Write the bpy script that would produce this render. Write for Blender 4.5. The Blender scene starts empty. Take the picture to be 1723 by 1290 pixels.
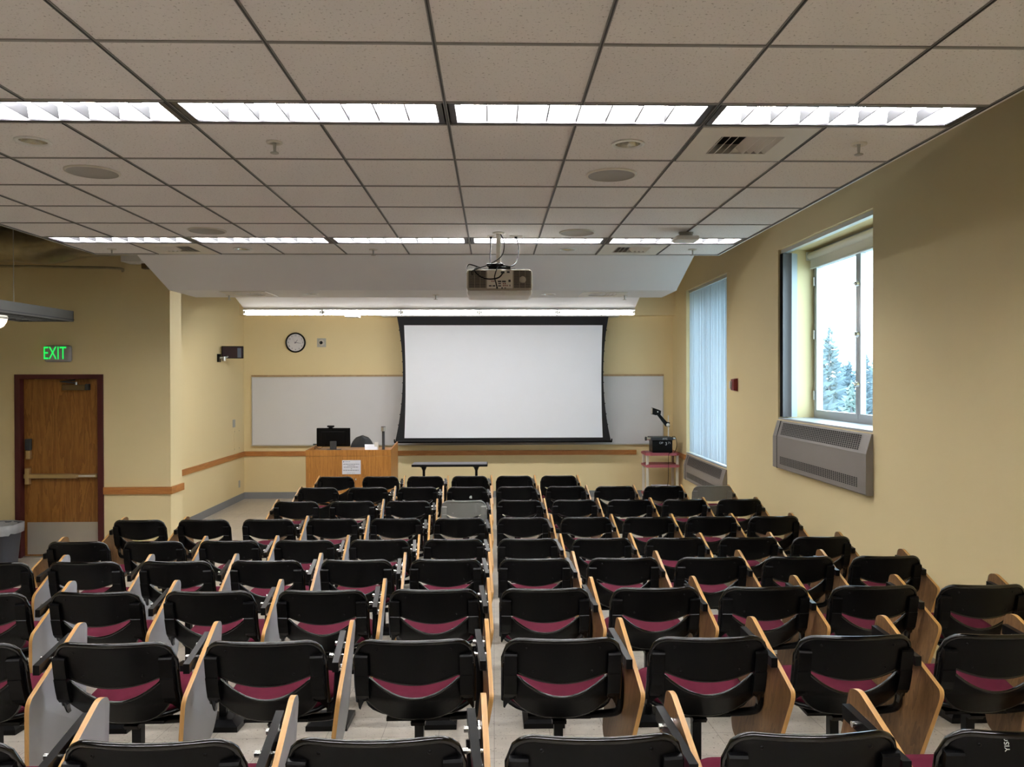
import bpy, bmesh, math, random
from mathutils import Vector, Matrix
PI = math.pi
scene = bpy.context.scene
COL = scene.collection
random.seed(7)

# ------------------------------------------------------------------ camera
ZC = 2.14
cam_d = bpy.data.cameras.new('camera'); cam = bpy.data.objects.new('camera', cam_d); COL.objects.link(cam)
cam_d.sensor_fit = 'HORIZONTAL'; cam_d.sensor_width = 36.0; cam_d.lens = 36.0 * 1322 / 1723
cam_d.clip_start = 0.05; cam_d.clip_end = 500
pitch, yaw, roll = -0.0074, 0.0235, -0.002
fw = Vector((math.sin(yaw)*math.cos(pitch), math.cos(yaw)*math.cos(pitch), math.sin(pitch)))
rt = Vector((math.cos(yaw), -math.sin(yaw), 0)); upv = rt.cross(fw)
R = math.cos(roll)*rt + math.sin(roll)*upv; U = -math.sin(roll)*rt + math.cos(roll)*upv
M = Matrix((R, U, -fw)).transposed().to_4x4(); M.translation = Vector((0, 0, ZC))
cam.matrix_world = M
scene.camera = cam

# ------------------------------------------------------------------ world and exposure
world = bpy.data.worlds.new('world'); scene.world = world; world.use_nodes = True
bg = world.node_tree.nodes['Background']
bg.inputs[0].default_value = (0.70, 0.86, 1.0, 1); bg.inputs[1].default_value = 4.0
vs = scene.view_settings
vs.view_transform = 'Standard'; vs.look = 'None'; vs.exposure = 1.33; vs.gamma = 1.0; vs.use_curve_mapping = False
TUBE = 33.0          # radiance of the ceiling troffer tubes
WASH = 17.0           # wall washer lamps

# ------------------------------------------------------------------ materials
def newmat(name):
    m = bpy.data.materials.new(name); m.use_nodes = True
    nt = m.node_tree; b = nt.nodes['Principled BSDF']
    return m, nt, b
def mat(name, c, rough=0.6, metal=0.0, spec=0.5, emit=None, es=0, bump=0, bscale=200, var=0, vscale=4, trans=0, coat=0):
    m, nt, b = newmat(name)
    b.inputs['Base Color'].default_value = (*c, 1); b.inputs['Roughness'].default_value = rough
    b.inputs['Metallic'].default_value = metal; b.inputs['Specular IOR Level'].default_value = spec
    b.inputs['Coat Weight'].default_value = coat
    if emit: b.inputs['Emission Color'].default_value = (*emit, 1); b.inputs['Emission Strength'].default_value = es
    if trans: b.inputs['Transmission Weight'].default_value = trans
    tc = nt.nodes.new('ShaderNodeTexCoord')
    n = nt.nodes.new('ShaderNodeTexNoise'); n.inputs['Scale'].default_value = vscale; n.inputs['Detail'].default_value = 3
    nt.links.new(tc.outputs['Object'], n.inputs['Vector'])
    r = nt.nodes.new('ShaderNodeMapRange')
    v = max(var, 0.015)
    r.inputs['To Min'].default_value = 1 - v; r.inputs['To Max'].default_value = 1 + v
    nt.links.new(n.outputs['Fac'], r.inputs['Value'])
    mx = nt.nodes.new('ShaderNodeVectorMath'); mx.operation = 'SCALE'; mx.inputs[0].default_value = c
    nt.links.new(r.outputs['Result'], mx.inputs['Scale']); nt.links.new(mx.outputs[0], b.inputs['Base Color'])
    if bump:
        n2 = nt.nodes.new('ShaderNodeTexNoise'); n2.inputs['Scale'].default_value = bscale; n2.inputs['Detail'].default_value = 4
        nt.links.new(tc.outputs['Object'], n2.inputs['Vector'])
        bp = nt.nodes.new('ShaderNodeBump'); bp.inputs['Strength'].default_value = bump; bp.inputs['Distance'].default_value = 0.002
        nt.links.new(n2.outputs['Fac'], bp.inputs['Height']); nt.links.new(bp.outputs[0], b.inputs['Normal'])
    return m
def wood(name, c1, c2, scale=(1, 1, 1), rough=0.45, wscale=3.0, dist=6.0):
    m, nt, b = newmat(name)
    tc = nt.nodes.new('ShaderNodeTexCoord'); mp = nt.nodes.new('ShaderNodeMapping'); mp.inputs['Scale'].default_value = scale
    nt.links.new(tc.outputs['Object'], mp.inputs['Vector'])
    n = nt.nodes.new('ShaderNodeTexNoise'); n.inputs['Scale'].default_value = wscale; n.inputs['Detail'].default_value = 6; n.inputs['Distortion'].default_value = 0.6
    nt.links.new(mp.outputs[0], n.inputs['Vector'])
    w = nt.nodes.new('ShaderNodeMath'); w.operation = 'MULTIPLY'; w.inputs[1].default_value = dist
    nt.links.new(n.outputs['Fac'], w.inputs[0])
    fr = nt.nodes.new('ShaderNodeMath'); fr.operation = 'FRACT'; nt.links.new(w.outputs[0], fr.inputs[0])
    n2 = nt.nodes.new('ShaderNodeTexNoise'); n2.inputs['Scale'].default_value = wscale*14; n2.inputs['Detail'].default_value = 3
    nt.links.new(mp.outputs[0], n2.inputs['Vector'])
    mxv = nt.nodes.new('ShaderNodeMath'); mxv.operation = 'MULTIPLY_ADD'; mxv.inputs[1].default_value = 0.45; nt.links.new(fr.outputs[0], mxv.inputs[0])
    sc = nt.nodes.new('ShaderNodeMath'); sc.operation = 'MULTIPLY'; sc.inputs[1].default_value = 0.6; nt.links.new(n2.outputs['Fac'], sc.inputs[0]); nt.links.new(sc.outputs[0], mxv.inputs[2])
    cr = nt.nodes.new('ShaderNodeValToRGB'); cr.color_ramp.elements[0].color = (*c1, 1); cr.color_ramp.elements[1].color = (*c2, 1)
    cr.color_ramp.elements[0].position = 0.15; cr.color_ramp.elements[1].position = 0.75
    nt.links.new(mxv.outputs[0], cr.inputs[0]); nt.links.new(cr.outputs[0], b.inputs['Base Color'])
    b.inputs['Roughness'].default_value = rough
    return m
WALL = mat('cream_wall_paint', (0.82, 0.68, 0.385), 0.75, bump=0.15, bscale=60, var=0.03, vscale=1.2)
BULK = WALL
TILE, nt, b = newmat('ceiling_tile')
tc = nt.nodes.new('ShaderNodeTexCoord')
n1 = nt.nodes.new('ShaderNodeTexNoise'); n1.inputs['Scale'].default_value = 90; n1.inputs['Detail'].default_value = 5
n2 = nt.nodes.new('ShaderNodeTexNoise'); n2.inputs['Scale'].default_value = 320; n2.inputs['Detail'].default_value = 2
for n in (n1, n2): nt.links.new(tc.outputs['Object'], n.inputs['Vector'])
cr = nt.nodes.new('ShaderNodeValToRGB'); e = cr.color_ramp.elements
e[0].position = 0.30; e[0].color = (0.45, 0.42, 0.40, 1); e[1].position = 0.40; e[1].color = (0.84, 0.815, 0.80, 1)
nt.links.new(n1.outputs['Fac'], cr.inputs[0]); nt.links.new(cr.outputs[0], b.inputs['Base Color'])
bp = nt.nodes.new('ShaderNodeBump'); bp.inputs['Strength'].default_value = 0.35; bp.inputs['Distance'].default_value = 0.003
nt.links.new(n2.outputs['Fac'], bp.inputs['Height']); nt.links.new(bp.outputs[0], b.inputs['Normal'])
b.inputs['Roughness'].default_value = 0.9
# vinyl floor: 30 cm tiles with dark flecks
FLOOR, nt, b = newmat('speckled_vinyl_floor')
tc = nt.nodes.new('ShaderNodeTexCoord')
br = nt.nodes.new('ShaderNodeTexBrick'); br.offset = 0.0; br.inputs['Scale'].default_value = 1.0
br.inputs['Brick Width'].default_value = 0.3048; br.inputs['Row Height'].default_value = 0.3048; br.inputs['Mortar Size'].default_value = 0.0016
br.inputs['Color1'].default_value = (0.50, 0.455, 0.39, 1); br.inputs['Color2'].default_value = (0.455, 0.41, 0.35, 1); br.inputs['Mortar'].default_value = (0.20, 0.17, 0.14, 1)
nt.links.new(tc.outputs['Object'], br.inputs['Vector'])
n1 = nt.nodes.new('ShaderNodeTexNoise'); n1.inputs['Scale'].default_value = 75; n1.inputs['Detail'].default_value = 2
n2 = nt.nodes.new('ShaderNodeTexNoise'); n2.inputs['Scale'].default_value = 14; n2.inputs['Detail'].default_value = 6
for n in (n1, n2): nt.links.new(tc.outputs['Object'], n.inputs['Vector'])
cr = nt.nodes.new('ShaderNodeValToRGB'); e = cr.color_ramp.elements
e[0].position = 0.29; e[0].color = (0.30, 0.25, 0.2, 1); e[1].position = 0.36; e[1].color = (1, 1, 1, 1)
nt.links.new(n1.outputs['Fac'], cr.inputs[0])
mr = nt.nodes.new('ShaderNodeMapRange'); mr.inputs['To Min'].default_value = 0.8; mr.inputs['To Max'].default_value = 1.2
nt.links.new(n2.outputs['Fac'], mr.inputs['Value'])
m1 = nt.nodes.new('ShaderNodeMixRGB'); m1.blend_type = 'MULTIPLY'; m1.inputs[0].default_value = 1
nt.links.new(br.outputs['Color'], m1.inputs[1]); nt.links.new(cr.outputs[0], m1.inputs[2])
vm = nt.nodes.new('ShaderNodeVectorMath'); vm.operation = 'SCALE'
nt.links.new(m1.outputs[0], vm.inputs[0]); nt.links.new(mr.outputs[0], vm.inputs['Scale']); nt.links.new(vm.outputs[0], b.inputs['Base Color'])
b.inputs['Roughness'].default_value = 0.32

GRID = mat('grey_ceiling_bars', (0.26, 0.25, 0.24), 0.5)
WHITEP = mat('white_painted_panel', (0.76, 0.755, 0.75), 0.7)
SOFF = mat('grey_white_sloped_panel', (0.78, 0.78, 0.80), 0.7)
PLEN = mat('dark_plenum', (0.10, 0.09, 0.075), 0.9)
WHITE = mat('white_enamel', (0.80, 0.80, 0.78), 0.4)
OFFW = mat('off_white_plastic', (0.70, 0.66, 0.58), 0.45)
SPK = mat('speaker_mesh_grey', (0.40, 0.38, 0.35), 0.8, bump=0.3, bscale=600)
BLACKF = mat('black_fixture_edge', (0.012, 0.010, 0.014), 0.4)
REFL = mat('louver_reflector', (0.72, 0.74, 0.76), 0.35)
BLADE = mat('louver_blade_grey', (0.016, 0.016, 0.018), 0.5, spec=0.1)
CHROME = mat('chrome', (0.75, 0.74, 0.72), 0.18, 1.0)
BRUSH = mat('brushed_metal', (0.55, 0.54, 0.52), 0.38, 1.0)
TUBEM = mat('fluorescent_tube', (1, 1, 1), 0.5, emit=(1.0, 0.975, 0.955), es=TUBE)
LENSM = mat('washer_lens', (1, 1, 1), 0.5, emit=(1.0, 0.975, 0.95), es=WASH)
GLOBE = mat('glowing_glass_bowl', (1, 1, 1), 0.4, emit=(1.0, 0.86, 0.66), es=0.75)
BLK = mat('glossy_black_plastic', (0.0022, 0.0022, 0.0026), 0.30, spec=0.15, bump=0.05, bscale=300)
RIM = mat('polished_black_rim', (0.002, 0.002, 0.0025), 0.09, spec=0.6, coat=0.1)
BLKM = mat('matte_black_metal', (0.003, 0.003, 0.0035), 0.3, spec=0.18)
GREYPL = mat('grey_plastic', (0.17, 0.16, 0.14), 0.38)
GREYLT = mat('light_grey_plastic', (0.22, 0.22, 0.205), 0.38)
FAB = mat('maroon_fabric', (0.10, 0.011, 0.026), 0.95, spec=0.1, bump=0.5, bscale=500, var=0.12, vscale=30)
OAKE = wood('oak_edge', (0.36, 0.175, 0.045), (0.54, 0.30, 0.095), (40, 1, 1), 0.4, 1.2, 4)
UNDER = wood('brown_backing_sheet', (0.105, 0.052, 0.02), (0.225, 0.12, 0.05), (2, 5, 1), 0.35)
LAM = mat('grey_laminate', (0.42, 0.43, 0.46), 0.42)
PLYS = wood('bent_plywood', (0.45, 0.22, 0.06), (0.68, 0.37, 0.12), (1, 8, 8), 0.35)
OAKD = wood('oak_door_veneer', (0.18, 0.068, 0.012), (0.36, 0.155, 0.032), (5, 1, 0.55), 0.4, 1.6, 7)
OAKL = wood('oak_lectern_veneer', (0.28, 0.105, 0.017), (0.50, 0.225, 0.05), (8, 8, 0.4), 0.4, 3, 5)
RAILM = wood('oak_chair_rail', (0.36, 0.125, 0.028), (0.55, 0.235, 0.065), (0.7, 0.7, 10), 0.4, 2.5, 4)
DFR = mat('dark_red_door_frame', (0.085, 0.014, 0.015), 0.4)
KICK = mat('kick_plate', (0.50, 0.45, 0.38), 0.45, 0.3)
BRONZE = mat('brassy_metal', (0.62, 0.48, 0.28), 0.3, 0.9)
BRZD = mat('bronze_closer', (0.16, 0.105, 0.045), 0.4, 0.3)
BASEM = mat('grey_vinyl_base', (0.25, 0.26, 0.27), 0.5)
WB = mat('whiteboard_enamel', (0.72, 0.72, 0.74), 0.22, var=0.03, vscale=2)
ALU = mat('aluminium_trim', (0.60, 0.60, 0.58), 0.4, 0.6)
SCRB = mat('black_screen_border', (0.008, 0.008, 0.010), 0.8)
SCRW = mat('white_screen_fabric', (0.84, 0.87, 0.93), 0.85)
BLIND = None
HEAT = mat('taupe_heater_enamel', (0.245, 0.22, 0.205), 0.42)
DARK = mat('dark_recess', (0.015, 0.013, 0.012), 0.8)
RED = mat('red_plastic', (0.22, 0.012, 0.016), 0.35)
PINK = mat('pinkish_red_shelf', (0.42, 0.11, 0.13), 0.5)
PENDM = mat('grey_pendant_housing', (0.13, 0.13, 0.125), 0.5, 0.2)
CREAMP = mat('cream_plastic_post', (0.70, 0.66, 0.55), 0.5)
PAPER = mat('white_paper', (0.72, 0.73, 0.80), 0.8)
INK = mat('dark_ink', (0.03, 0.03, 0.08), 0.8)
FOIL = mat('foil_duct_wrap', (0.42, 0.36, 0.24), 0.3, 0.6, bump=1.0, bscale=14, var=0.3, vscale=9)
TRASH = mat('grey_bin_plastic', (0.10, 0.105, 0.125), 0.5)
BAG = mat('clear_bin_liner', (0.42, 0.43, 0.45), 0.2, var=0.3, vscale=12)
GREEN = mat('exit_green', (0.0, 0.2, 0.05), 0.5, emit=(0.02, 1.0, 0.13), es=0.36)
SIGNW = mat('exit_housing', (0.42, 0.40, 0.40), 0.4)
PLATE = mat('grey_wall_plate', (0.42, 0.41, 0.37), 0.5)
WINF = mat('grey_window_aluminium', (0.42, 0.44, 0.46), 0.35, 0.2)
VANEG = mat('grey_stacked_vanes', (0.085, 0.075, 0.075), 0.6)
TREEM = mat('hazy_conifer_green', (0.105, 0.15, 0.175), 0.9, var=0.4, vscale=6)  # bluish outdoor haze is mixed into the foliage base colour
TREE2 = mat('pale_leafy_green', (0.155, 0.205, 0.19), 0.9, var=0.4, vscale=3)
TRUNK = mat('grey_bark', (0.17, 0.17, 0.19), 0.9)
GRASS = mat('pale_ground', (0.36, 0.40, 0.38), 0.95)
TVS = mat('dark_screen_glass', (0.02, 0.006, 0.02), 0.12)
TVB = mat('bluish_screen_strip', (0.10, 0.13, 0.19), 0.3)
DGREY = mat('dark_grey_plastic', (0.035, 0.038, 0.042), 0.5)
TABTOP = mat('grey_tabletop', (0.30, 0.30, 0.33), 0.4)
PROJ = mat('beige_projector_case', (0.36, 0.31, 0.24), 0.5)
PROJW = mat('white_projector_shell', (0.74, 0.73, 0.70), 0.45)
CHALK = mat('white_scratch', (0.6, 0.62, 0.6), 0.8)
CLKW = mat('clock_face', (0.72, 0.70, 0.72), 0.5)
GLASS, nt, b = newmat('window_glass')
for n in list(nt.nodes):
    if n.type != 'OUTPUT_MATERIAL': nt.nodes.remove(n)
out = [n for n in nt.nodes][0]
tr = nt.nodes.new('ShaderNodeBsdfTransparent'); gl = nt.nodes.new('ShaderNodeBsdfGlossy'); gl.inputs['Roughness'].default_value = 0.02
mx = nt.nodes.new('ShaderNodeMixShader')
tr.inputs[0].default_value = (0.93, 0.98, 0.98, 1)
mx.inputs[0].default_value = 0.07; nt.links.new(tr.outputs[0], mx.inputs[1]); nt.links.new(gl.outputs[0], mx.inputs[2]); nt.links.new(mx.outputs[0], out.inputs[0])
def translucent(name, c, mixf):
    m, nt, b = newmat(name)
    o = [n for n in nt.nodes if n.type == 'OUTPUT_MATERIAL'][0]
    b.inputs['Base Color'].default_value = (*c, 1); b.inputs['Roughness'].default_value = 0.6
    t = nt.nodes.new('ShaderNodeBsdfTranslucent'); t.inputs[0].default_value = (*c, 1)
    x = nt.nodes.new('ShaderNodeMixShader'); x.inputs[0].default_value = mixf
    nt.links.new(b.outputs[0], x.inputs[1]); nt.links.new(t.outputs[0], x.inputs[2]); nt.links.new(x.outputs[0], o.inputs[0])
    return m
BLIND = translucent('translucent_blind_vane', (0.68, 0.73, 0.77), 0.5)

# ------------------------------------------------------------------ mesh helpers
class MB:
    def __init__(s): s.v = []; s.f = []; s.m = []; s.mats = []; s.sm = []
    def mi(s, m):
        if m not in s.mats: s.mats.append(m)
        return s.mats.index(m)
    def add(s, vs_, fs, m, smooth=False):
        o = len(s.v); s.v += [tuple(p) for p in vs_]; k = s.mi(m)
        for f in fs: s.f.append([i + o for i in f]); s.m.append(k); s.sm.append(smooth)
        return s
    def box(s, x0, x1, y0, y1, z0, z1, m, skip=''):
        vs_ = [(x, y, z) for x in (x0, x1) for y in (y0, y1) for z in (z0, z1)]
        F = {'l': (0, 1, 3, 2), 'r': (4, 6, 7, 5), 'f': (0, 4, 5, 1), 'k': (2, 3, 7, 6), 'd': (0, 2, 6, 4), 'u': (1, 5, 7, 3)}
        return s.add(vs_, [f for k, f in F.items() if k not in skip], m)
    def bbox(s, x0, x1, y0, y1, z0, z1, r, m):
        bm = bmesh.new(); bmesh.ops.create_cube(bm, size=1)
        for v in bm.verts: v.co = Vector(((x0+x1)/2 + v.co.x*(x1-x0), (y0+y1)/2 + v.co.y*(y1-y0), (z0+z1)/2 + v.co.z*(z1-z0)))
        bmesh.ops.bevel(bm, geom=bm.edges[:], offset=r, segments=2, affect='EDGES', profile=0.5)
        return s.bm(bm, m)
    def bm(s, bm, m, smooth=False, mtx=None):
        if mtx: bmesh.ops.transform(bm, matrix=mtx, verts=bm.verts)
        bm.verts.index_update()
        s.add([v.co[:] for v in bm.verts], [[v.index for v in f.verts] for f in bm.faces], m, smooth); bm.free(); return s
    def prism(s, pts, a0, a1, m, axis='x', mside=None, m0=None, m1=None):
        """polygon extruded along an axis; pts are the two other coordinates in xyz order"""
        def P(p, a):
            return (a, p[0], p[1]) if axis == 'x' else ((p[0], a, p[1]) if axis == 'y' else (p[0], p[1], a))
        n = len(pts); vv = [P(p, a0) for p in pts] + [P(p, a1) for p in pts]
        s.add(vv, [list(range(n))], m0 or m); s.add(vv, [list(range(2*n-1, n-1, -1))], m1 or m)
        s.add(vv, [(i, i+n, (i+1) % n + n, (i+1) % n) for i in range(n)], mside or m)
        return s
    def cyl(s, p0, p1, r0, m, r1=None, seg=20, smooth=True, caps=True):
        p0 = Vector(p0); p1 = Vector(p1); r1 = r0 if r1 is None else r1
        d = (p1-p0).normalized(); a = d.orthogonal().normalized(); b_ = d.cross(a)
        vv = []
        for p, r in ((p0, r0), (p1, r1)):
            for k in range(seg):
                t = 2*PI*k/seg; vv.append(p + r*(math.cos(t)*a + math.sin(t)*b_))
        s.add(vv, [(k, (k+1) % seg, (k+1) % seg+seg, k+seg) for k in range(seg)], m, smooth)
        if caps: s.add(vv, [list(range(seg-1, -1, -1)), list(range(seg, 2*seg))], m)
        return s
    def tube(s, pts, r, m, seg=8, smooth=True, sub=0):
        P = [Vector(p) for p in pts]
        if sub:
            Q = []
            for i in range(len(P)-1):
                a = P[max(i-1, 0)]; b0 = P[i]; c = P[i+1]; d = P[min(i+2, len(P)-1)]
                for k in range(sub):
                    t = k/sub
                    Q.append(0.5*((2*b0) + (c-a)*t + (2*a-5*b0+4*c-d)*t*t + (3*b0-a-3*c+d)*t**3))
            Q.append(P[-1]); P = Q
        vv = []; N = None
        for i, p in enumerate(P):
            d = (P[min(i+1, len(P)-1)] - P[max(i-1, 0)]).normalized()
            if N is None: N = d.orthogonal().normalized()
            N = (N - d*N.dot(d)).normalized(); B = d.cross(N)
            for k in range(seg):
                t = 2*PI*k/seg; vv.append(p + r*(math.cos(t)*N + math.sin(t)*B))
        n = len(P)
        s.add(vv, [(i*seg+k, i*seg+(k+1) % seg, (i+1)*seg+(k+1) % seg, (i+1)*seg+k) for i in range(n-1) for k in range(seg)], m, smooth)
        s.add(vv, [list(range(seg-1, -1, -1)), [(n-1)*seg+k for k in range(seg)]], m)
        return s
    def lathe(s, prof, c, m, axis='z', seg=32, smooth=True):
        vv = []
        for (r, h) in prof:
            for k in range(seg):
                t = 2*PI*k/seg; a, b_ = r*math.cos(t), r*math.sin(t)
                if axis == 'z': vv.append((c[0]+a, c[1]+b_, c[2]+h))
                elif axis == 'y': vv.append((c[0]+a, c[1]+h, c[2]+b_))
                else: vv.append((c[0]+h, c[1]+a, c[2]+b_))
        n = len(prof)
        s.add(vv, [(i*seg+k, i*seg+(k+1) % seg, (i+1)*seg+(k+1) % seg, (i+1)*seg+k) for i in range(n-1) for k in range(seg)], m, smooth)
        return s
    def sheet(s, fn, nu, nv, off, m, smooth=True):
        """closed sheet: fn(i/nu, j/nv) -> point; off = thickness vector"""
        A = [Vector(fn(i/nu, j/nv)) for i in range(nu+1) for j in range(nv+1)]
        o = Vector(off); n = len(A); w = nv+1
        vv = A + [p+o for p in A]; F = []
        for i in range(nu):
            for j in range(nv):
                a = i*w+j; F += [(a, a+1, a+w+1, a+w), (a+n, a+w+n, a+w+1+n, a+1+n)]
        s.add(vv, F, m, smooth)
        rim = [i*w for i in range(nu+1)] + [nu*w+j for j in range(1, nv+1)] + [i*w+nv for i in range(nu-1, -1, -1)] + [j for j in range(nv-1, 0, -1)]
        k = len(rim)
        s.add(vv, [(rim[i], rim[i]+n, rim[(i+1) % k]+n, rim[(i+1) % k]) for i in range(k)], m)
        return s
    def text(s, body, size, mtx, m, ext=0.001, align='CENTER'):
        c = bpy.data.curves.new('t', 'FONT'); c.body = body; c.size = size; c.extrude = ext; c.align_x = align; c.align_y = 'CENTER'; c.resolution_u = 3
        o = bpy.data.objects.new('t', c); me = o.to_mesh()
        s.add([mtx @ v.co for v in me.vertices], [list(p.vertices) for p in me.polygons], m)
        o.to_mesh_clear(); bpy.data.objects.remove(o); bpy.data.curves.remove(c); return s
    def mesh(s, name):
        me = bpy.data.meshes.new(name); me.from_pydata(s.v, [], s.f)
        for m in s.mats: me.materials.append(m)
        me.polygons.foreach_set('material_index', s.m); me.polygons.foreach_set('use_smooth', s.sm); me.update()
        bm = bmesh.new(); bm.from_mesh(me); bmesh.ops.recalc_face_normals(bm, faces=bm.faces); bm.to_mesh(me); bm.free()
        return me
    def build(s, name, parent=None, loc=None):
        o = bpy.data.objects.new(name, s.mesh(name)); COL.objects.link(o)
        if parent: o.parent = parent
        if loc: o.location = loc
        return o
def tag(o, label=None, cat=None, group=None, kind=None):
    if label: o['label'] = label
    if cat: o['category'] = cat
    if group: o['group'] = group
    if kind: o['kind'] = kind
    return o
def thing(name, label, cat, loc=(0, 0, 0), group=None, rz=0):
    o = bpy.data.objects.new(name, None); COL.objects.link(o); o.location = loc; o.rotation_euler = (0, 0, rz); o.empty_display_size = 0.05
    return tag(o, label, cat, group)
def struct(name, mb): return tag(mb.build(name), kind='structure')
def sempty(name, loc=(0, 0, 0)):
    o = bpy.data.objects.new(name, None); COL.objects.link(o); o.location = loc; return tag(o, kind='structure')
def copy_tree(o, parent=None):
    c = o.copy(); COL.objects.link(c)
    if parent: c.parent = parent
    for ch in [x for x in CH.get(o.name, [])]: copy_tree(ch, c)
    return c
CH = {}
def reg(root):
    """remember the children of a prototype"""
    for o in list(bpy.data.objects):
        if o.parent: CH.setdefault(o.parent.name, [])
    CH.clear()
    for o in list(bpy.data.objects):
        if o.parent: CH.setdefault(o.parent.name, []).append(o)

# ------------------------------------------------------------------ room shell
XR = 3.22; YB = 14.05; YD = 9.5; XA = -4.43; HC = 3.352; HT = 4.6; YBK = -3.4; XL = -7.6
def ramp(y): return max(0.0, min((6.7-y)*0.0785, (6.7-YBK)*0.0785)) if y < 6.7 else 0.0
fl = MB()
zb = ramp(YBK)
fl.add([(XL, 6.7, 0), (XR, 6.7, 0), (XR, YB, 0), (XL, YB, 0), (XL, YBK, zb), (XR, YBK, zb), (XL, YBK, -0.3), (XR, YBK, -0.3), (XL, YB, -0.3), (XR, YB, -0.3)],
       [(0, 1, 2, 3), (4, 5, 1, 0), (6, 8, 9, 7)], FLOOR)
struct('floor', fl)
# right wall with two window openings
W1 = (10.78, 13.06, 0.87, 3.585); W2 = (6.60, 8.82, 1.665, 3.575); TH = 0.50
wr = MB()
for (a, b_) in ((YBK, W2[0]), (W2[1], W1[0]), (W1[1], YB+0.2)): wr.box(XR, XR+TH, a, b_, -0.3, HT, WALL)
for W in (W1, W2):
    wr.box(XR, XR+TH, W[0], W[1], -0.3, W[2], WALL); wr.box(XR, XR+TH, W[0], W[1], W[3], HT, WALL)
struct('wall_right', wr)
wb = MB(); wb.box(XA-0.3, XR+TH, YB, YB+0.2, -0.3, HT, WALL); wb.box(XA, XR, YB-0.22, YB, 3.24, HT, BULK)
struct('wall_front', wb)
struct('wall_front_left', MB().box(XA-0.3, XA, YD+0.34, YB, -0.3, HT, WALL))
DX0, DX1, DZ = -5.70, -4.66, 2.19
wd = MB(); wd.box(XL, DX0+0.04, YD, YD+0.34, -0.3, HT, WALL); wd.box(DX1-0.04, -3.87, YD, YD+0.34, -0.3, HT, WALL); wd.box(DX0+0.04, DX1-0.04, YD, YD+0.34, DZ-0.04, HT, WALL)
wd.box(DX0+0.04, DX1-0.04, YD+0.30, YD+0.34, -0.3, DZ-0.04, WALL)
struct('wall_door_side', wd)
struct('wall_left', MB().box(XL-0.2, XL, YBK-0.2, YD+0.34, -0.3, HT, WALL))
struct('wall_back', MB().box(XL-0.2, XR+TH, YBK-0.2, YBK, -0.3, HT, WALL))
struct('ceiling_deck', MB().box(XL-0.2, XR+TH, YBK-0.2, YB+0.2, HT, HT+0.15, PLEN))
# chair rails and baseboards
rz0, rz1 = 0.757, 0.842
struct('trim_1', MB().box(XA+0.02, 2.56, YB-0.022, YB, rz0, rz1, RAILM))
struct('trim_2', MB().box(XA, XA+0.022, YD+0.34, YB, rz0, rz1, RAILM))
struct('trim_3', MB().box(DX1, -3.848, YD-0.022, YD, rz0, rz1, RAILM).box(-3.87, -3.848, YD, YD+0.36, rz0, rz1, RAILM))
struct('trim_4', MB().box(XR-0.022, XR, W1[1]+0.02, YB, rz0, rz1, RAILM))
struct('baseboard_front', MB().box(XA, XR, YB-0.008, YB, 0, 0.115, BASEM))
struct('baseboard_left', MB().box(XA, XA+0.008, YD+0.34, YB-0.008, 0, 0.115, BASEM))
struct('baseboard_right', MB().box(XR-0.008, XR, 6.8, YB-0.01, 0, 0.115, BASEM))

# ------------------------------------------------------------------ suspended ceiling
T = 0.6096; XG = [-0.2128 + T*i for i in range(-6, 5)]
rows_y = []      # (y0, y1, is_light)
y = 7.745
seq = [(T, 0), (0.3048, 1)] + [(T, 0)]*5 + [(0.3048, 1)] + [(T, 0)]*5 + [(0.3048, 1)] + [(T, 0)]*4
for d, l in seq: rows_y.append((y-d, y, l)); y -= d
YC0 = y
HOLES = {}
def cell_at(x, yy):
    i = max(k for k in range(10) if XG[k] <= x)
    for j, (a, b_, l) in enumerate(rows_y):
        if a <= yy < b_: return i, j
DL = [(0.702, 4.085), (-2.352, 4.085), (0.702, 7.445), (-2.352, 7.445)]
for p in DL: HOLES[cell_at(*p)] = (p, 0.068)
VENTC = [cell_at(1.3, 4.09), cell_at(-2.95, 7.44), cell_at(1.31, 7.44)]
def tile_with_hole(mb, x0, x1, y0, y1, z, c, r, m, n=32):
    inner = []; outer = []
    for k in range(n):
        t = 2*PI*(k+0.5)/n; dx, dy = math.cos(t), math.sin(t)
        inner.append((c[0]+r*dx, c[1]+r*dy, z))
        cand = []
        if dx > 1e-6: cand.append((x1-c[0])/dx)
        if dx < -1e-6: cand.append((x0-c[0])/dx)
        if dy > 1e-6: cand.append((y1-c[1])/dy)
        if dy < -1e-6: cand.append((y0-c[1])/dy)
        q = min(cand); outer.append((c[0]+q*dx, c[1]+q*dy, z))
    mb.add(inner+outer, [(k, (k+1) % n, (k+1) % n+n, k+n) for k in range(n)], m)
    for cx_, cy_ in ((x0, y0), (x1, y0), (x1, y1), (x0, y1)):   # fill the corners
        ks = sorted(range(n), key=lambda k: (outer[k][0]-cx_)**2+(outer[k][1]-cy_)**2)[:2]
        mb.add([outer[ks[0]], outer[ks[1]], (cx_, cy_, z)], [(0, 1, 2)], m)
ce = MB(); gr = MB()
for j, (y0, y1, l) in enumerate(rows_y):
    if l: continue
    for i in range(10):
        x0, x1 = XG[i], XG[i+1]
        if (i, j) in HOLES: tile_with_hole(ce, x0, x1, y0, y1, HC+0.004, *HOLES[(i, j)], TILE)
        elif (i, j) in VENTC: continue
        else: ce.add([(x0, y0, HC+0.004), (x1, y0, HC+0.004), (x1, y1, HC+0.004), (x0, y1, HC+0.004)], [(0, 1, 2, 3)], TILE)
ce.box(XG[0], XG[-1], YC0, 7.745, HC+0.13, HC+0.16, PLEN)
struct('ceiling', ce)
bw = 0.0075
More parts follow.
